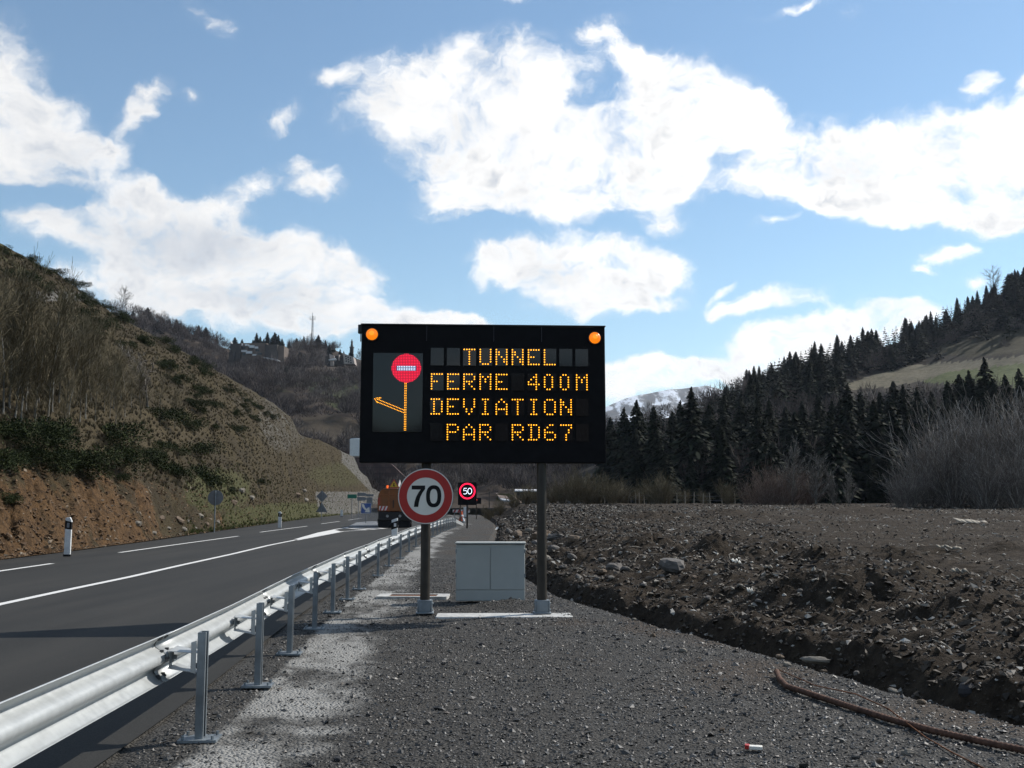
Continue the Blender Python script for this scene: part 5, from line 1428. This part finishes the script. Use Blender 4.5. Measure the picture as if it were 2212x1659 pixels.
# backs of signs on the left edge of the road
yv = 60; g0 = W(463, 1146, yv)
rb = thing('road_sign', 'round road sign seen from its grey back on the left verge', 'traffic sign', (g0.x, yv, 0), R(6))
zc_ = W(463, 1075, yv).z
mb = MB(); mb.cyl((0, 0, zc_), (0, .02, zc_), 16.2 / FPX * yv, 16.2 / FPX * yv, 40); mb.build('disc', M_back, rb)
mb = MB(); pole(mb, 0, -.05, 0, zc_ + .42, .035); mb.build('post', M_galvp, rb)
mb = MB(); mb.box((0, -.02, zc_ + .2), (.5, .03, .05)); mb.box((0, -.02, zc_ - .2), (.5, .03, .05)); mb.build('bracket', M_back, rb)
yv = 105; g0 = W(694.5, 1120, yv)
tb = thing('road_sign', 'two warning signs one above the other seen from their grey backs on the left verge', 'traffic sign', (g0.x, yv, 0))
for zt, s in ((1072, 1), (1100, 1)):
    z = W(694, zt, yv).z; r0 = 12.5 / FPX * yv
    mb = MB()
    pts = [(-r0, -.5 * r0), (r0, -.5 * r0), (0, 1.2 * r0)] if zt == 1100 else [(-r0, 0), (0, -r0), (r0, 0), (0, r0)]
    mb.prism(pts, (0, 0, z - .0), (1, 0, 0), (0, 0, 1), (0, .02, 0)); mb.build('plate', M_back, tb, bevel=.004)
mb = MB(); pole(mb, 0, -.05, 0, W(694, 1062, yv).z, .035); mb.build('post', M_galvp, tb)
# direction signs
yv = 125; x0 = W(770, 1100, yv)
ds = thing('direction_sign', 'cluster of direction signs, one green and the rest grey, by the stone bank', 'direction sign', (x0.x, yv, 0), R(4))
def pan(px0, py0, px1, py1, mat, nm, tip=0):
    a_, b__ = W(px0, py0, yv), W(px1, py1, yv); mb = MB(); w_ = b__.x - a_.x; h_ = a_.z - b__.z
    pts = [(0, 0), (w_, 0), (w_ + tip * .3, h_ / 2), (w_, h_), (0, h_)]
    mb.prism(pts, (a_.x - x0.x, 0, b__.z), (1, 0, 0), (0, 0, 1), (0, .04, 0)); mb.build(nm, mat, ds, bevel=.004)
pan(751, 1068, 770.5, 1076.5, M_signg, 'green_panel'); pan(772, 1064.5, 788, 1071.5, M_back, 'grey_panel', 1); pan(771.5, 1073.5, 788, 1081.5, M_back, 'grey_panel', 1)
mb = MB(); pole(mb, W(774, 1100, yv).x - x0.x, .07, 0, W(774, 1063, yv).z, .05); pole(mb, W(760, 1100, yv).x - x0.x, .07, 0, W(774, 1068, yv).z, .05); mb.build('post', M_back, ds)
yv = 128; x0 = W(798, 1100, yv)
gs = thing('direction_sign', 'grey sign seen from behind with a crossing plate above the blue sign', 'direction sign', (x0.x, yv, 0))
mb = MB(); mb.box((0, 0, W(798, 1079, yv).z), (.75, .03, .55)); mb.box((0, .0, W(798, 1070, yv).z), (1.0, .03, .28)); mb.box((0, 0, W(798, 1088, yv).z), (.8, .03, .5)); mb.build('plate', M_back, gs, bevel=.004)
mb = MB(); pole(mb, 0, .06, 0, W(798, 1066, yv).z, .05); mb.build('post', M_back, gs)
# delineators
def delineator(px, pyb, pyt, y, label, black=True, w=.13, z0=0.0):
    g0 = W(px, pyb, y); zt = W(px, pyt, y).z; h_ = zt - g0.z
    d_ = thing('delineator', label, 'marker post', g0, R(8))
    mb = MB(); mb.prism([(-w / 2, 0), (w / 2, 0), (w / 2, h_ * .9), (w * .22, h_), (-w / 2, h_ * .985)], (0, -.05, 0), (1, 0, 0), (0, 0, 1), (0, .10, 0)); mb.build('body', M_white, d_, bevel=.012)
    if black:
        mb = MB(); mb.prism([(-w / 2 - .003, h_ * .70), (w / 2 + .003, h_ * .68), (w / 2 + .003, h_ * .87), (-w / 2 - .003, h_ * .92)], (0, -.054, 0), (1, 0, 0), (0, 0, 1), (0, .108, 0)); bb = mb.build('black_band', M_signk, d_, smooth=0)
        mb = MB(); mb.box((0, -.058, h_ * .79), (w * .38, .006, h_ * .12)); mb.build('reflector', M_back, bb)
    mb = MB(); mb.box((0, 0, .02), (w * 1.1, .12, .06)); mb.build('foot', M_signk, d_)
    return d_
delineator(145, 1201, 1117, 31.5, 'white marker post with black band in front of the brown soil cutting', w=.19)
delineator(604, 1142, 1105, 71, 'white marker post with black band on the grassy left verge, middle distance', w=.24)
delineator(738, 1116, 1101, 120, 'small distant white marker post on the grassy left verge', black=False, w=.3)
delineator(1005, 1118, 1095, 86, 'white marker post beside the black post of the 50 sign', black=False, w=.30)
# angled marker fixed to the rail
xb, yb = beam_pt(30.6, .02)
dl = thing('delineator', 'white and black marker post with slanted top fixed to the guardrail', 'marker post', (xb + .06, yb - .1, .70))
dl.scale = (.9, 1, .52)
mb = MB(); mb.prism([(-.10, 0), (.10, 0), (.10, 1.02), (-.10, .90)], (0, -.04, 0), (1, 0, 0), (0, 0, 1), (0, .08, 0)); mb.build('body', M_white, dl, bevel=.01)
mb = MB(); mb.prism([(-.103, .34), (.103, .46), (.103, .86), (-.103, .74)], (0, -.044, 0), (1, 0, 0), (0, 0, 1), (0, .088, 0)); bb = mb.build('black_band', M_signk, dl, smooth=0)
mb = MB(); mb.box((.02, -.048, .62), (.08, .006, .20)); mb.build('reflector', M_stw, bb)
mb = MB(); mb.box((0, .05, .15), (.16, .06, .2)); mb.build('bracket', M_galvp, dl)
# cone, barrier and ramp rail near the junction
p = W(997, 1112, 105); cn = thing('traffic_cone', 'small orange traffic cone by the distant junction', 'cone', (p.x, p.y, .03))
mb = MB(); mb.cyl((0, 0, .05), (0, 0, 1.0), .28, .06, 18); mb.build('body', M_coner, cn)
mb = MB(); mb.cyl((0, 0, .45), (0, 0, .62), .212, .174, 18, False); mb.build('white_band', M_stw, cn)
mb = MB(); mb.box((0, 0, .02), (.66, .66, .05)); mb.build('base', M_coner, cn)
p = W(1018, 1104, 120); br = thing('road_barrier', 'far red and white roadworks barrier at the junction behind the 50 sign', 'barrier', (p.x - 1.2, p.y, .0))
mb = MB(); mb.box((0, 0, .95), (2.0, .05, .35)); mb.build('board', M_stw, br)
mb = MB()
for i in range(4): mb.add([(-.95 + i * .5, -.03, .78), (-.72 + i * .5, -.03, .78), (-.55 + i * .5, -.03, 1.12), (-.78 + i * .5, -.03, 1.12)], [(0, 1, 2, 3)])
mb.build('red_stripe', M_str, br, smooth=0)
for s in (-.8, .8):
    mb = MB(); mb.box((s, 0, .45), (.06, .06, .9)); mb.build('leg', M_galvp, br)
mb = MB(); a_ = W(993, 1112, 110); b2 = W(1000, 1104, 122)
mb.tube([(W(1003, 1116, 95).x, 95, .05), (W(999, 1107, 112).x, 112, .55), (W(994, 1106, 128).x, 128, .6)], .10, 6)
tag(mb.build('guardrail', M_galv), 'short far guardrail end dipping to the ground at the junction', 'guardrail')

# ------------------------------------------------------------------ tunnel mouth wall
M_wall = plain('red_brown_shotcrete', (.085, .056, .050), .9, spec=.2, var=.25, scale=.5, bmp=.4, bscale=6)
tw = thing('tunnel_wall', 'tall reddish brown retaining wall with a grid of joints at the tunnel mouth', 'wall', (0, 0, 0))
yv = 262
out = [(735, 1104), (735, 975), (772, 975), (790, 972), (815, 985), (845, 1002), (872, 1027.5), (905, 1050), (965, 1075), (975, 1100)]
Wp = [W(*p, yv) for p in out]
mb = MB(); mb.prism([(p.x, p.z) for p in Wp], (0, yv, 0), (1, 0, 0), (0, 0, 1), (0, 3.0, 0)); mb.build('face', M_wall, tw, smooth=0)
mb = MB()
for px in range(742, 975, 13):
    zt = np.interp(px, [735, 772, 790, 815, 845, 872, 905, 965, 975], [W(0, p, yv).z for p in (975, 975, 972, 985, 1002, 1027.5, 1050, 1075, 1100)])
    x = W(px, 1050, yv).x; mb.box((x, yv - .02, zt / 2), (.10, .06, zt - .1))
for py in range(984, 1100, 13):
    z = W(800, py, yv).z; pr_ = np.interp(py, [975, 985, 1002, 1027.5, 1050, 1075, 1100], [795, 815, 845, 872, 905, 965, 975])
    xa, xb_ = W(736, py, yv).x, W(pr_, py, yv).x; mb.box(((xa + xb_) / 2, yv - .022, z), (xb_ - xa - .1, .05, .10))
mb.build('joint_grid', plain('dark_joint', (.03, .022, .022), .9), tw, smooth=0)
p = W(768, 976, 236)
tk = thing('water_tank', 'white cylindrical tank peeking out left of the big sign', 'tank', (W(777, 970, 236).x, 236, W(770, 976, 236).z - 1.2))
mb = MB(); mb.cyl((0, 0, 0), (0, 0, 4.2), 2.3, 2.35, 28); mb.build('body', M_white, tk, bevel=.15)
mb = MB(); mb.cyl((0, 0, 4.2), (0, 0, 4.35), 2.2, 2.1, 28); mb.build('lid', M_back, tk)

# ------------------------------------------------------------------ buildings on the far hill
M_dkw = plain('dark_timber', (.050, .043, .037), .85, var=.3, scale=.4); M_br = plain('brown_render', (.13, .10, .078), .9, var=.15, scale=.3)
M_pk = plain('pinkish_render', (.34, .29, .26), .9, var=.1, scale=.3); M_wh = plain('white_balcony', (.62, .63, .64), .6)
M_roofd = plain('slate_roof', (.05, .047, .045), .7, var=.2)
yb_ = 545
def blk(mb, px0, py0, px1, py1, y0, dep):
    a_, b__ = W(px0, py0, y0), W(px1, py1, y0)
    mb.box(((a_.x + b__.x) / 2, y0 + dep / 2, (a_.z + b__.z) / 2), (b__.x - a_.x, dep, a_.z - b__.z))
ho = thing('apartment_building', 'dark stepped apartment building with white balcony strips high on the left hill', 'building', (0, 0, 0))
mb = MB(); blk(mb, 519, 741, 575, 785, yb_, 12); mb.build('central_block', M_br, ho)
mb = MB(); blk(mb, 498, 742, 519, 782, yb_ - 2, 13); mb.build('tower', M_dkw, ho); 
mb = MB(); blk(mb, 572, 744, 598, 778, yb_ - 3, 13); mb.build('tower', M_dkw, ho)
mb = MB(); blk(mb, 598, 747, 613, 782, yb_ - 1, 11); mb.build('wing', M_br, ho)
mb = MB(); blk(mb, 494, 760, 505, 786, yb_ - 4, 8); mb.build('annex', M_dkw, ho)
for (x0_, y0_, x1_, y1_) in ((521, 742, 524, 746.5), (529, 743, 533.5, 747), (535, 744, 538, 748), (538.5, 746, 549, 751), (550, 748.5, 557, 752.5), (519, 756, 533, 760), (531, 758.5, 544, 763.5), (545, 765, 553, 768)):
    mb = MB(); blk(mb, x0_, y0_, x1_, y1_, yb_ - .9, .8); mb.build('balcony', M_wh, ho)
for (x0_, y0_, x1_, y1_) in ((522, 749, 530, 753), (536, 751, 546, 755), (552, 755, 560, 759), (556, 762, 566, 766), (524, 763, 530, 767)):
    mb = MB(); blk(mb, x0_, y0_, x1_, y1_, yb_ - .3, .25); mb.build('window', M_glass, ho)
mb = MB(); a_, b__ = W(565, 770, yb_ - 8), W(601, 779, yb_ - 8); mb.prism([(a_.x, a_.z - .4), (b__.x, b__.z), (b__.x, b__.z + .5), (a_.x, a_.z)], (0, yb_ - 8, 0), (1, 0, 0), (0, 0, 1), (0, 5, 0)); mb.build('terrace', M_wh, ho)
mb = MB(); a_, b__ = W(500, 738, yb_), W(505, 742, yb_); mb.prism([(a_.x - .2, b__.z - .2), (b__.x, b__.z - .6), (a_.x, a_.z)], (0, yb_ - 2.2, 0), (1, 0, 0), (0, 0, 1), (0, 2, 0)); mb.build('roof_light', M_wh, ho)
h2 = thing('apartment_building', 'pinkish angular apartment building with slanted top next to the big sign edge', 'building', (0, 0, 0))
yb_ = 560
a_ = [W(*p, yb_) for p in ((741, 763), (763, 771), (766, 786), (743, 786))]
mb = MB(); mb.prism([(p.x, p.z) for p in a_], (0, yb_, 0), (1, 0, 0), (0, 0, 1), (0, 9, 0)); mb.build('slanted_block', M_pk, h2)
a_ = [W(*p, yb_) for p in ((710.5, 764), (721, 767.5), (722, 778), (712, 778))]
mb = MB(); mb.prism([(p.x, p.z) for p in a_], (0, yb_ + 1, 0), (1, 0, 0), (0, 0, 1), (0, 9, 0)); mb.build('slanted_block', M_pk, h2)
mb = MB(); blk(mb, 702, 768, 741, 788, yb_ + 3, 8); mb.build('link_block', M_dkw, h2)
mb = MB(); blk(mb, 730.5, 766, 733, 778, yb_ + 1, 3); mb.build('chimney', M_pk, h2)
for i in range(3):
    for j in range(3):
        mb = MB(); blk(mb, 745.5 + i * 5 + j * .5, 768.5 + i * 1.6 + j * 5, 748.5 + i * 5 + j * .5, 771.5 + i * 1.6 + j * 5, yb_ - .15, .3); mb.build('window', M_glass, h2)
mb = MB(); blk(mb, 713.5, 776, 720, 790, yb_ - 4, 3); mb.build('stair_tower', M_pk, h2)
a_ = [W(*p, yb_ - 4.5) for p in ((709, 777.5), (724, 773.5), (725, 774.8), (722, 778), (712, 778.5))]
mb = MB(); mb.prism([(p.x, p.z) for p in a_], (0, yb_ - 5, 0), (1, 0, 0), (0, 0, 1), (0, 5, 0)); mb.build('canopy', M_wh, h2)
# radio mast
yv = 640; bs, tp = W(673.7, 750, yv), W(673.7, 677, yv)
ma = thing('radio_mast', 'slender pale lattice radio mast on the ridge of the left hill', 'mast', bs)
H = tp.z - bs.z
mb = MB()
for k in range(3):
    a = 2.094 * k
    mb.cyl((math.cos(a) * .75, math.sin(a) * .75, -1), (math.cos(a) * .45, math.sin(a) * .45, H * .93), .17, .13, 6)
for k in range(22):
    z = H * .93 * k / 22; r0 = .75 - .3 * k / 22
    for q_ in range(3):
        a, b__ = 2.094 * q_, 2.094 * (q_ + 1); mb.cyl((math.cos(a) * r0, math.sin(a) * r0, z), (math.cos(b__) * r0, math.sin(b__) * r0, z + H * .93 / 22), .09, .09, 5)
mb.build('lattice', M_back, ma, smooth=0)
for s in (-1.6, 0, 1.6):
    mb = MB(); mb.box((s, 0, H * (.86 if s else .97)), (.35, .35, 2.4)); mb.build('antenna', M_white, ma)
mb = MB(); mb.cyl((-1.7, 0, H * .83), (1.7, 0, H * .83), .14); mb.build('crossbar', M_back, ma)
# statue
yv = 632; bs = W(759.6, 768, yv)
stt = thing('statue', 'tiny dark statue on a pedestal on the ridge above the pink building', 'statue', bs)
mb = MB(); mb.box((0, 0, 2.4), (2.2, 2.2, 5.4)); mb.box((0, 0, 5.2), (2.7, 2.7, .5)); mb.build('pedestal', M_roofd, stt)
prof = [(.95, 5.4), (.85, 6.4), (.62, 7.8), (.72, 8.8), (.55, 9.3), (.2, 9.45), (.36, 9.8), (.34, 10.2), (.05, 10.45)]
mb = MB()
for (r0, z0), (r1, z1) in zip(prof, prof[1:]): mb.cyl((0, 0, z0), (0, 0, z1), r0, r1, 12)
mb.build('figure', M_roofd, stt)
# farm house behind the field
yv = 190
fh = thing('farmhouse', 'low farmhouse with brown tiled roof and white eaves beyond the field', 'house', (0, 0, 0))
def prj(pts, y, d, mat, nm, par): 
    q_ = [W(*p, y) for p in pts]; mb = MB(); mb.prism([(p.x, p.z) for p in q_], (0, y, 0), (1, 0, 0), (0, 0, 1), (0, d, 0)); return mb.build(nm, mat, par, smooth=0)
def slope(pts, mat, nm, par):
    q_ = [W(px, py, y) for px, py, y in pts]; mb = MB(); mb.add([tuple(p) for p in q_] + [tuple(p - Vector((0, 0, .25))) for p in q_], [(0, 1, 2, 3), (7, 6, 5, 4), (0, 4, 5, 1), (1, 5, 6, 2), (2, 6, 7, 3), (3, 7, 4, 0)]); return mb.build(nm, mat, par, smooth=0)
M_tile = plain('brown_tiles', (.13, .095, .075), .85, var=.2, scale=2); M_tilel = plain('pale_sheet_roof', (.45, .47, .50), .6); M_ywall = plain('mossy_wall', (.11, .10, .045), .9, var=.3, scale=.8)
prj([(1072, 1082), (1112, 1082), (1110, 1072), (1102, 1066), (1074, 1066)], 194, 5, M_ywall, 'wall', fh)
slope([(1071, 1065, 196), (1090, 1067, 196), (1101, 1078, 190), (1079, 1075, 190)], M_tile, 'roof', fh)
slope([(1077, 1073.5, 191.2), (1098, 1077, 191.2), (1103, 1081.5, 188.5), (1083, 1079, 188.5)], M_tilel, 'eaves', fh)
slope([(1107, 1071.5, 192), (1109, 1071, 197), (1127, 1083.5, 197), (1123, 1084, 192)], M_tile, 'roof', fh)
prj([(1103, 1083), (1124, 1084), (1108, 1073)], 193, 3, M_ywall, 'gable', fh)
sh = thing('shed', 'dark long shed with a thin pale roof edge behind the farmhouse', 'shed', (0, 0, 0))
prj([(1115, 1090), (1160, 1090), (1160, 1061), (1115, 1061)], 204, 6, M_dkw, 'wall', sh)
slope([(1112, 1059.5, 203), (1163, 1060, 203), (1163, 1057, 211), (1112, 1056.5, 211)], M_wh, 'roof', sh)
# fence of wooden stakes along the far edge of the field
M_stake = plain('weathered_stake', (.20, .18, .145), .85, var=.25)
stx = [(1352, 118), (1357, 117), (1364, 116), (1373, 115), (1381, 114.5), (1392, 114), (1402, 113), (1419, 112), (1440, 111), (1462, 110), (1480, 109.5), (1499, 109), (1519, 108), (1534, 107.5), (1560, 107), (1588, 106), (1170, 121), (1190, 120.5), (1212, 120), (1236, 119.5), (1260, 119.2), (1285, 119), (1306, 118.6), (1330, 118.3)]
fn = thing('wire_fence', 'row of weathered wooden stakes with wire along the far edge of the field', 'fence', (0, 0, 0))
pk = []
for (px, y) in stx:
    p = put(px, y); mb = MB(); h_ = rng.uniform(1.15, 1.45); le = rng.normal(0, .06); mb.cyl(p, p + Vector((le, 0, h_)), .055, .045, 7); mb.build('stake', M_stake, fn); pk.append((px, p))
pk.sort(key=lambda a: a[0])
mb = MB()
for zz in (.5, .95): mb.tube([p + Vector((0, -.05, zz)) for _, p in pk], .008, 4)
mb.build('wire', M_back, fn)
p = W(1057, 1092, 150); mb = MB(); mb.cyl((p.x, 150, 0), (p.x, 150, W(1057, 1062, 150).z), .09, .07, 8)
tag(mb.build('wooden_pole', M_dkw), 'thin dark wooden pole left of the farmhouse', 'pole')
p = W(992, 1000, 150); mb = MB(); mb.cyl((W(994.5, 1090, 95).x, 95, 0), (W(994.5, 1090, 95).x, 95, W(994, 1000, 95).z), .06, .05, 8)
tag(mb.build('wooden_pole', M_dkw), 'tall thin dark pole rising behind the 50 sign', 'pole')

# ------------------------------------------------------------------ things lying about
# rusty bars
def on(px, py, dz=0.0):
    g0 = G(px, py, .0); return Vector((g0.x, g0.y, float(verge_h(np.array(g0.x), np.array(g0.y))) + dz))
pts = [(1678, 1462), (1684, 1476), (1700, 1491), (1740, 1507), (1830, 1535), (1920, 1562), (2020, 1590), (2120, 1612), (2215, 1634), (2330, 1658), (2480, 1688)]
P3 = [on(x, y, .035 if i > 1 else .05 - .01 * i) for i, (x, y) in enumerate(pts)]
fine_, rad = [], []
for a_, b__ in zip(P3, P3[1:]):
    n_ = max(2, int((b__ - a_).length / .018))
    for k in range(n_): fine_.append(a_.lerp(b__, k / n_)); rad.append(.024 + .0035 * math.cos(len(rad) * 3.1416))
mb = MB(); mb.tube(fine_, rad, 8); o = mb.build('rusty_bar', M_rustd, smooth=60); tag(o, 'thick rusty ribbed steel bar with a hooked end lying on the gravel', 'steel bar')
mb = MB(); mb.tube([on(x, y, .02 + .05 * (i in (2, 3))) for i, (x, y) in enumerate([(1683, 1452), (1760, 1487), (1850, 1523), (1920, 1552), (2000, 1598), (2060, 1632), (2130, 1668), (2250, 1730)])], .0055, 6)
tag(mb.build('rusty_rod', M_rust, smooth=60), 'thin orange rusty rod crossing under the thick ribbed bar', 'steel rod')
# litter
g0 = on(1626, 1622, .03)
pk_ = thing('cigarette_packet', 'crushed white and red packet lying on the gravel at the bottom', 'litter', g0, R(-14))
mb = MB(); mb.box((.02, 0, 0), (.085, .05, .022)); mb.build('white_part', M_signw, pk_, bevel=.003)
mb = MB(); mb.box((-.035, .004, .002), (.03, .052, .026)); mb.build('red_part', M_signr, pk_, bevel=.003)
# stones and boulders
RK = [np_mesh('rock', *rock_mesh(k, rough=.15)) for k in range(5)]
M_rock = plain('grey_rock', (.105, .095, .085), .85, var=.3, scale=5, bmp=.5, bscale=12); M_rockb = plain('brown_rock', (.12, .085, .055), .85, var=.3, scale=5, bmp=.5, bscale=12); M_rockd = plain('dark_rock', (.025, .025, .027), .8, var=.3, scale=8, bmp=.5)
M_rockl = plain('pale_rock', (.18, .16, .13), .85, var=.2, scale=6, bmp=.4)
RKM = {}
def rock(k, p, s, mat, label, group=None, rz=0.0):
    if (k, mat.name) not in RKM:
        me = RK[k].copy(); me.materials.append(mat); RKM[(k, mat.name)] = me
    o = bpy.data.objects.new('stone', RKM[(k, mat.name)]); COL.objects.link(o); o.location = p; o.scale = s if hasattr(s, '__len__') else (s, s * .8, s * .7); o.rotation_euler = (rng.normal(0, .2), rng.normal(0, .2), rz or rng.random() * 6)
    return tag(o, label, 'stone', group)
def fp(px, py, y=None):
    """point of the field seen at (px, py)"""
    best = None
    for y_ in np.linspace(7, 110, 500):
        w_ = W(px, py, y_)
        if w_.z < fz(w_.x, y_): return Vector((w_.x, y_, fz(w_.x, y_)))
    return W(px, py, 60)
rock(0, fp(1456, 1232) + Vector((0, 0, .06)), (.30, .22, .20), M_rock, 'large rounded grey boulder half buried near the lip of the field')
rock(1, fp(1330, 1236) + Vector((0, 0, .03)), (.24, .18, .16), M_rock, 'grey stone left of the large rounded boulder on the field edge')
rock(2, on(1765, 1432, .03), (.17, .055, .05), M_rockl, 'long flat pale stone on the gravel edge of the ditch', rz=-.4)
rock(3, on(2092, 1505, .05) , (.11, .09, .10), M_rockd, 'squarish grey block in the ditch at the right of the frame')
rock(4, fp(1168, 1160), (.55, .4, .38), M_rockb, 'brown boulder right behind the grey cabinet', rz=1)
rock(0, fp(1200, 1166), (.34, .3, .24), M_rock, 'bluish grey boulder just left of the right sign post')
rock(1, fp(1240, 1168), (.25, .2, .2), M_rockb, 'brown stone on the bank right of the right sign post')
rock(2, on(1685, 1424, .02), (.06, .05, .04), M_rockb, 'small brown stone beside the long flat pale one')
for i, (px, py, s) in enumerate([(1270, 1272, .09), (1290, 1262, .07), (1250, 1250, .12), (1300, 1240, .14), (1215, 1235, .12), (1320, 1260, .08), (1350, 1235, .12), (1235, 1215, .14), (1390, 1270, .07), (1400, 1255, .09), (1430, 1250, .08), (1180, 1210, .16), (1195, 1190, .2), (1165, 1240, .09), (1150, 1200, .14), (1500, 1260, .07), (1530, 1300, .06), (1600, 1270, .07), (1640, 1310, .06), (1300, 1215, .12), (1160, 1180, .22), (1120, 1160, .3), (1100, 1150, .25), (1145, 1150, .24), (1880, 1280, .07), (1950, 1300, .06), (1730, 1290, .06)]):
    rock(i % 5, fp(px, py) + Vector((0, 0, s * .2)), s, (M_rockb, M_rock, M_rockl)[i % 3 if i % 2 else 1], 'brownish stone turned up along the ragged edge of the field', 'stones on the edge of the field')
for i, (px, py, s) in enumerate([(925, 1428, .035), (958, 1437, .03), (1035, 1432, .035), (1040, 1393, .04), (990, 1357, .04), (880, 1345, .03), (1005, 1350, .035), (795, 1545, .025), (750, 1480, .02), (1030, 1625, .03), (730, 1642, .03), (670, 1652, .03), (1005, 1384, .025), (985, 1390, .03), (1120, 1350, .04), (1150, 1360, .035), (1335, 1383, .03), (1260, 1367, .035), (1465, 1400, .03), (1745, 1560, .03)]):
    rock(i % 5, on(px, py, s * .4), s, M_rockd, 'black lump of asphalt or slag lying on the gravel', 'black lumps on the gravel')
for i, (px, py, s) in enumerate([(1370, 1340, .04), (1410, 1376, .05), (1440, 1405, .045), (1475, 1409, .05), (1510, 1420, .03), (1330, 1320, .04), (1560, 1500, .03), (1480, 1530, .02), (1600, 1470, .03), (1700, 1440, .05), (1780, 1452, .04), (1850, 1460, .04), (1930, 1495, .05), (1990, 1520, .04), (1880, 1540, .03), (1760, 1530, .03), (1560, 1580, .025), (1850, 1640, .035), (1960, 1630, .05), (1900, 1650, .03), (2050, 1600, .03), (1300, 1500, .02), (1210, 1450, .02), (1380, 1560, .02)]):
    rock(i % 5, on(px, py, s * .35), s, (M_rockl, M_rockb, M_rock)[i % 3], 'small pale or brown stone on the gravel near the ditch', 'small stones on the gravel')
for i, (px, py, s) in enumerate([(385, 1120, .35), (402, 1128, .22), (430, 1115, .4), (445, 1132, .25), (420, 1140, .2), (300, 1130, .3), (345, 1118, .28), (365, 1140, .18), (470, 1128, .22), (505, 1085, .4), (520, 1060, .5), (540, 1075, .4), (640, 1070, .7), (660, 1080, .6), (655, 1060, .5), (690, 1088, .5), (395, 1142, .25), (330, 1150, .2)]):
    rock(i % 5, HL.see(px, py), s, M_rockl if i % 3 else M_rockb, 'pale stone sticking out of the roadside cutting', 'stones in the cutting')
# scraps of white plastic and wood on the field
for i, (px, py, w_, l_, lb) in enumerate([(1590, 1225, .16, .06, 'torn white plastic scrap on the dark mound of the field'), (2098, 1130, 1.2, .5, 'pale plank or board lying far out on the field'), (1620, 1300, .07, .04, 'small white scrap in front of the dark field mound'), (2050, 1192, .5, .05, 'bent pale stick lying on the right of the field'), (2075, 1248, .3, .06, 'short pale stick on the right of the field'), (1660, 1235, .14, .05, 'pale splinter right of the torn white plastic')]):
    p = fp(px, py) + Vector((0, 0, .05)); mb = MB(); n_ = 7
    for k in range(n_ - 1):
        x0_, x1_ = -w_ / 2 + w_ * k / (n_ - 1), -w_ / 2 + w_ * (k + 1) / (n_ - 1)
        z0_, z1_ = .02 * math.sin(k * 2.1 + i), .02 * math.sin((k + 1) * 2.1 + i)
        mb.quad((x0_, -l_ / 2, z0_), (x1_, -l_ / 2, z1_), (x1_, l_ / 2, z1_ + .03), (x0_, l_ / 2, z0_ + .03))
    o = mb.build('litter' if i in (0, 2) else 'stick', M_signw if i in (0, 2) else M_stake, smooth=60); o.location = p; o.rotation_euler = (.2, .1, rng.random() * .6 - .3)
    so = o.modifiers.new('thickness', 'SOLIDIFY'); so.thickness = .012
    tag(o, lb, 'litter' if i in (0, 2) else 'stick')
mb = MB(); P3 = [fp(x, y) + Vector((0, 0, .1)) for x, y in ((1047, 1166), (1056, 1160), (1062, 1152), (1070, 1150), (1076, 1143), (1084, 1138))]
for a_, b__ in zip(P3, P3[1:]):
    mb.quad(a_ + Vector((-.1, 0, 0)), b__ + Vector((-.1, 0, .03)), b__ + Vector((.14, 0, .14)), a_ + Vector((.14, 0, .10)))
o = mb.build('plastic_tape', M_signw, smooth=0); so = o.modifiers.new('thickness', 'SOLIDIFY'); so.thickness = .01
tag(o, 'crumpled strip of white plastic tape on the bank behind the cabinet', 'tape')
# ------------------------------------------------------------------ air
m = bpy.data.materials.new('haze'); m.use_nodes = True
t_ = m.node_tree
for nd in list(t_.nodes): t_.nodes.remove(nd)
qn = NT(t_)
vol = qn.n('ShaderNodeVolumePrincipled', {'Color': (.72, .82, 1.0), 'Density': 0.00006, 'Anisotropy': 0.2})
qn.n('ShaderNodeOutputMaterial', {'Volume': vol.outputs[0]})
mb = MB(); mb.box((0, 0, 290), (12000, 12000, 590))
hz_ = mb.build('haze', m, smooth=0); tag(hz_, 'thin bluish air over the valley', 'haze', kind='stuff')
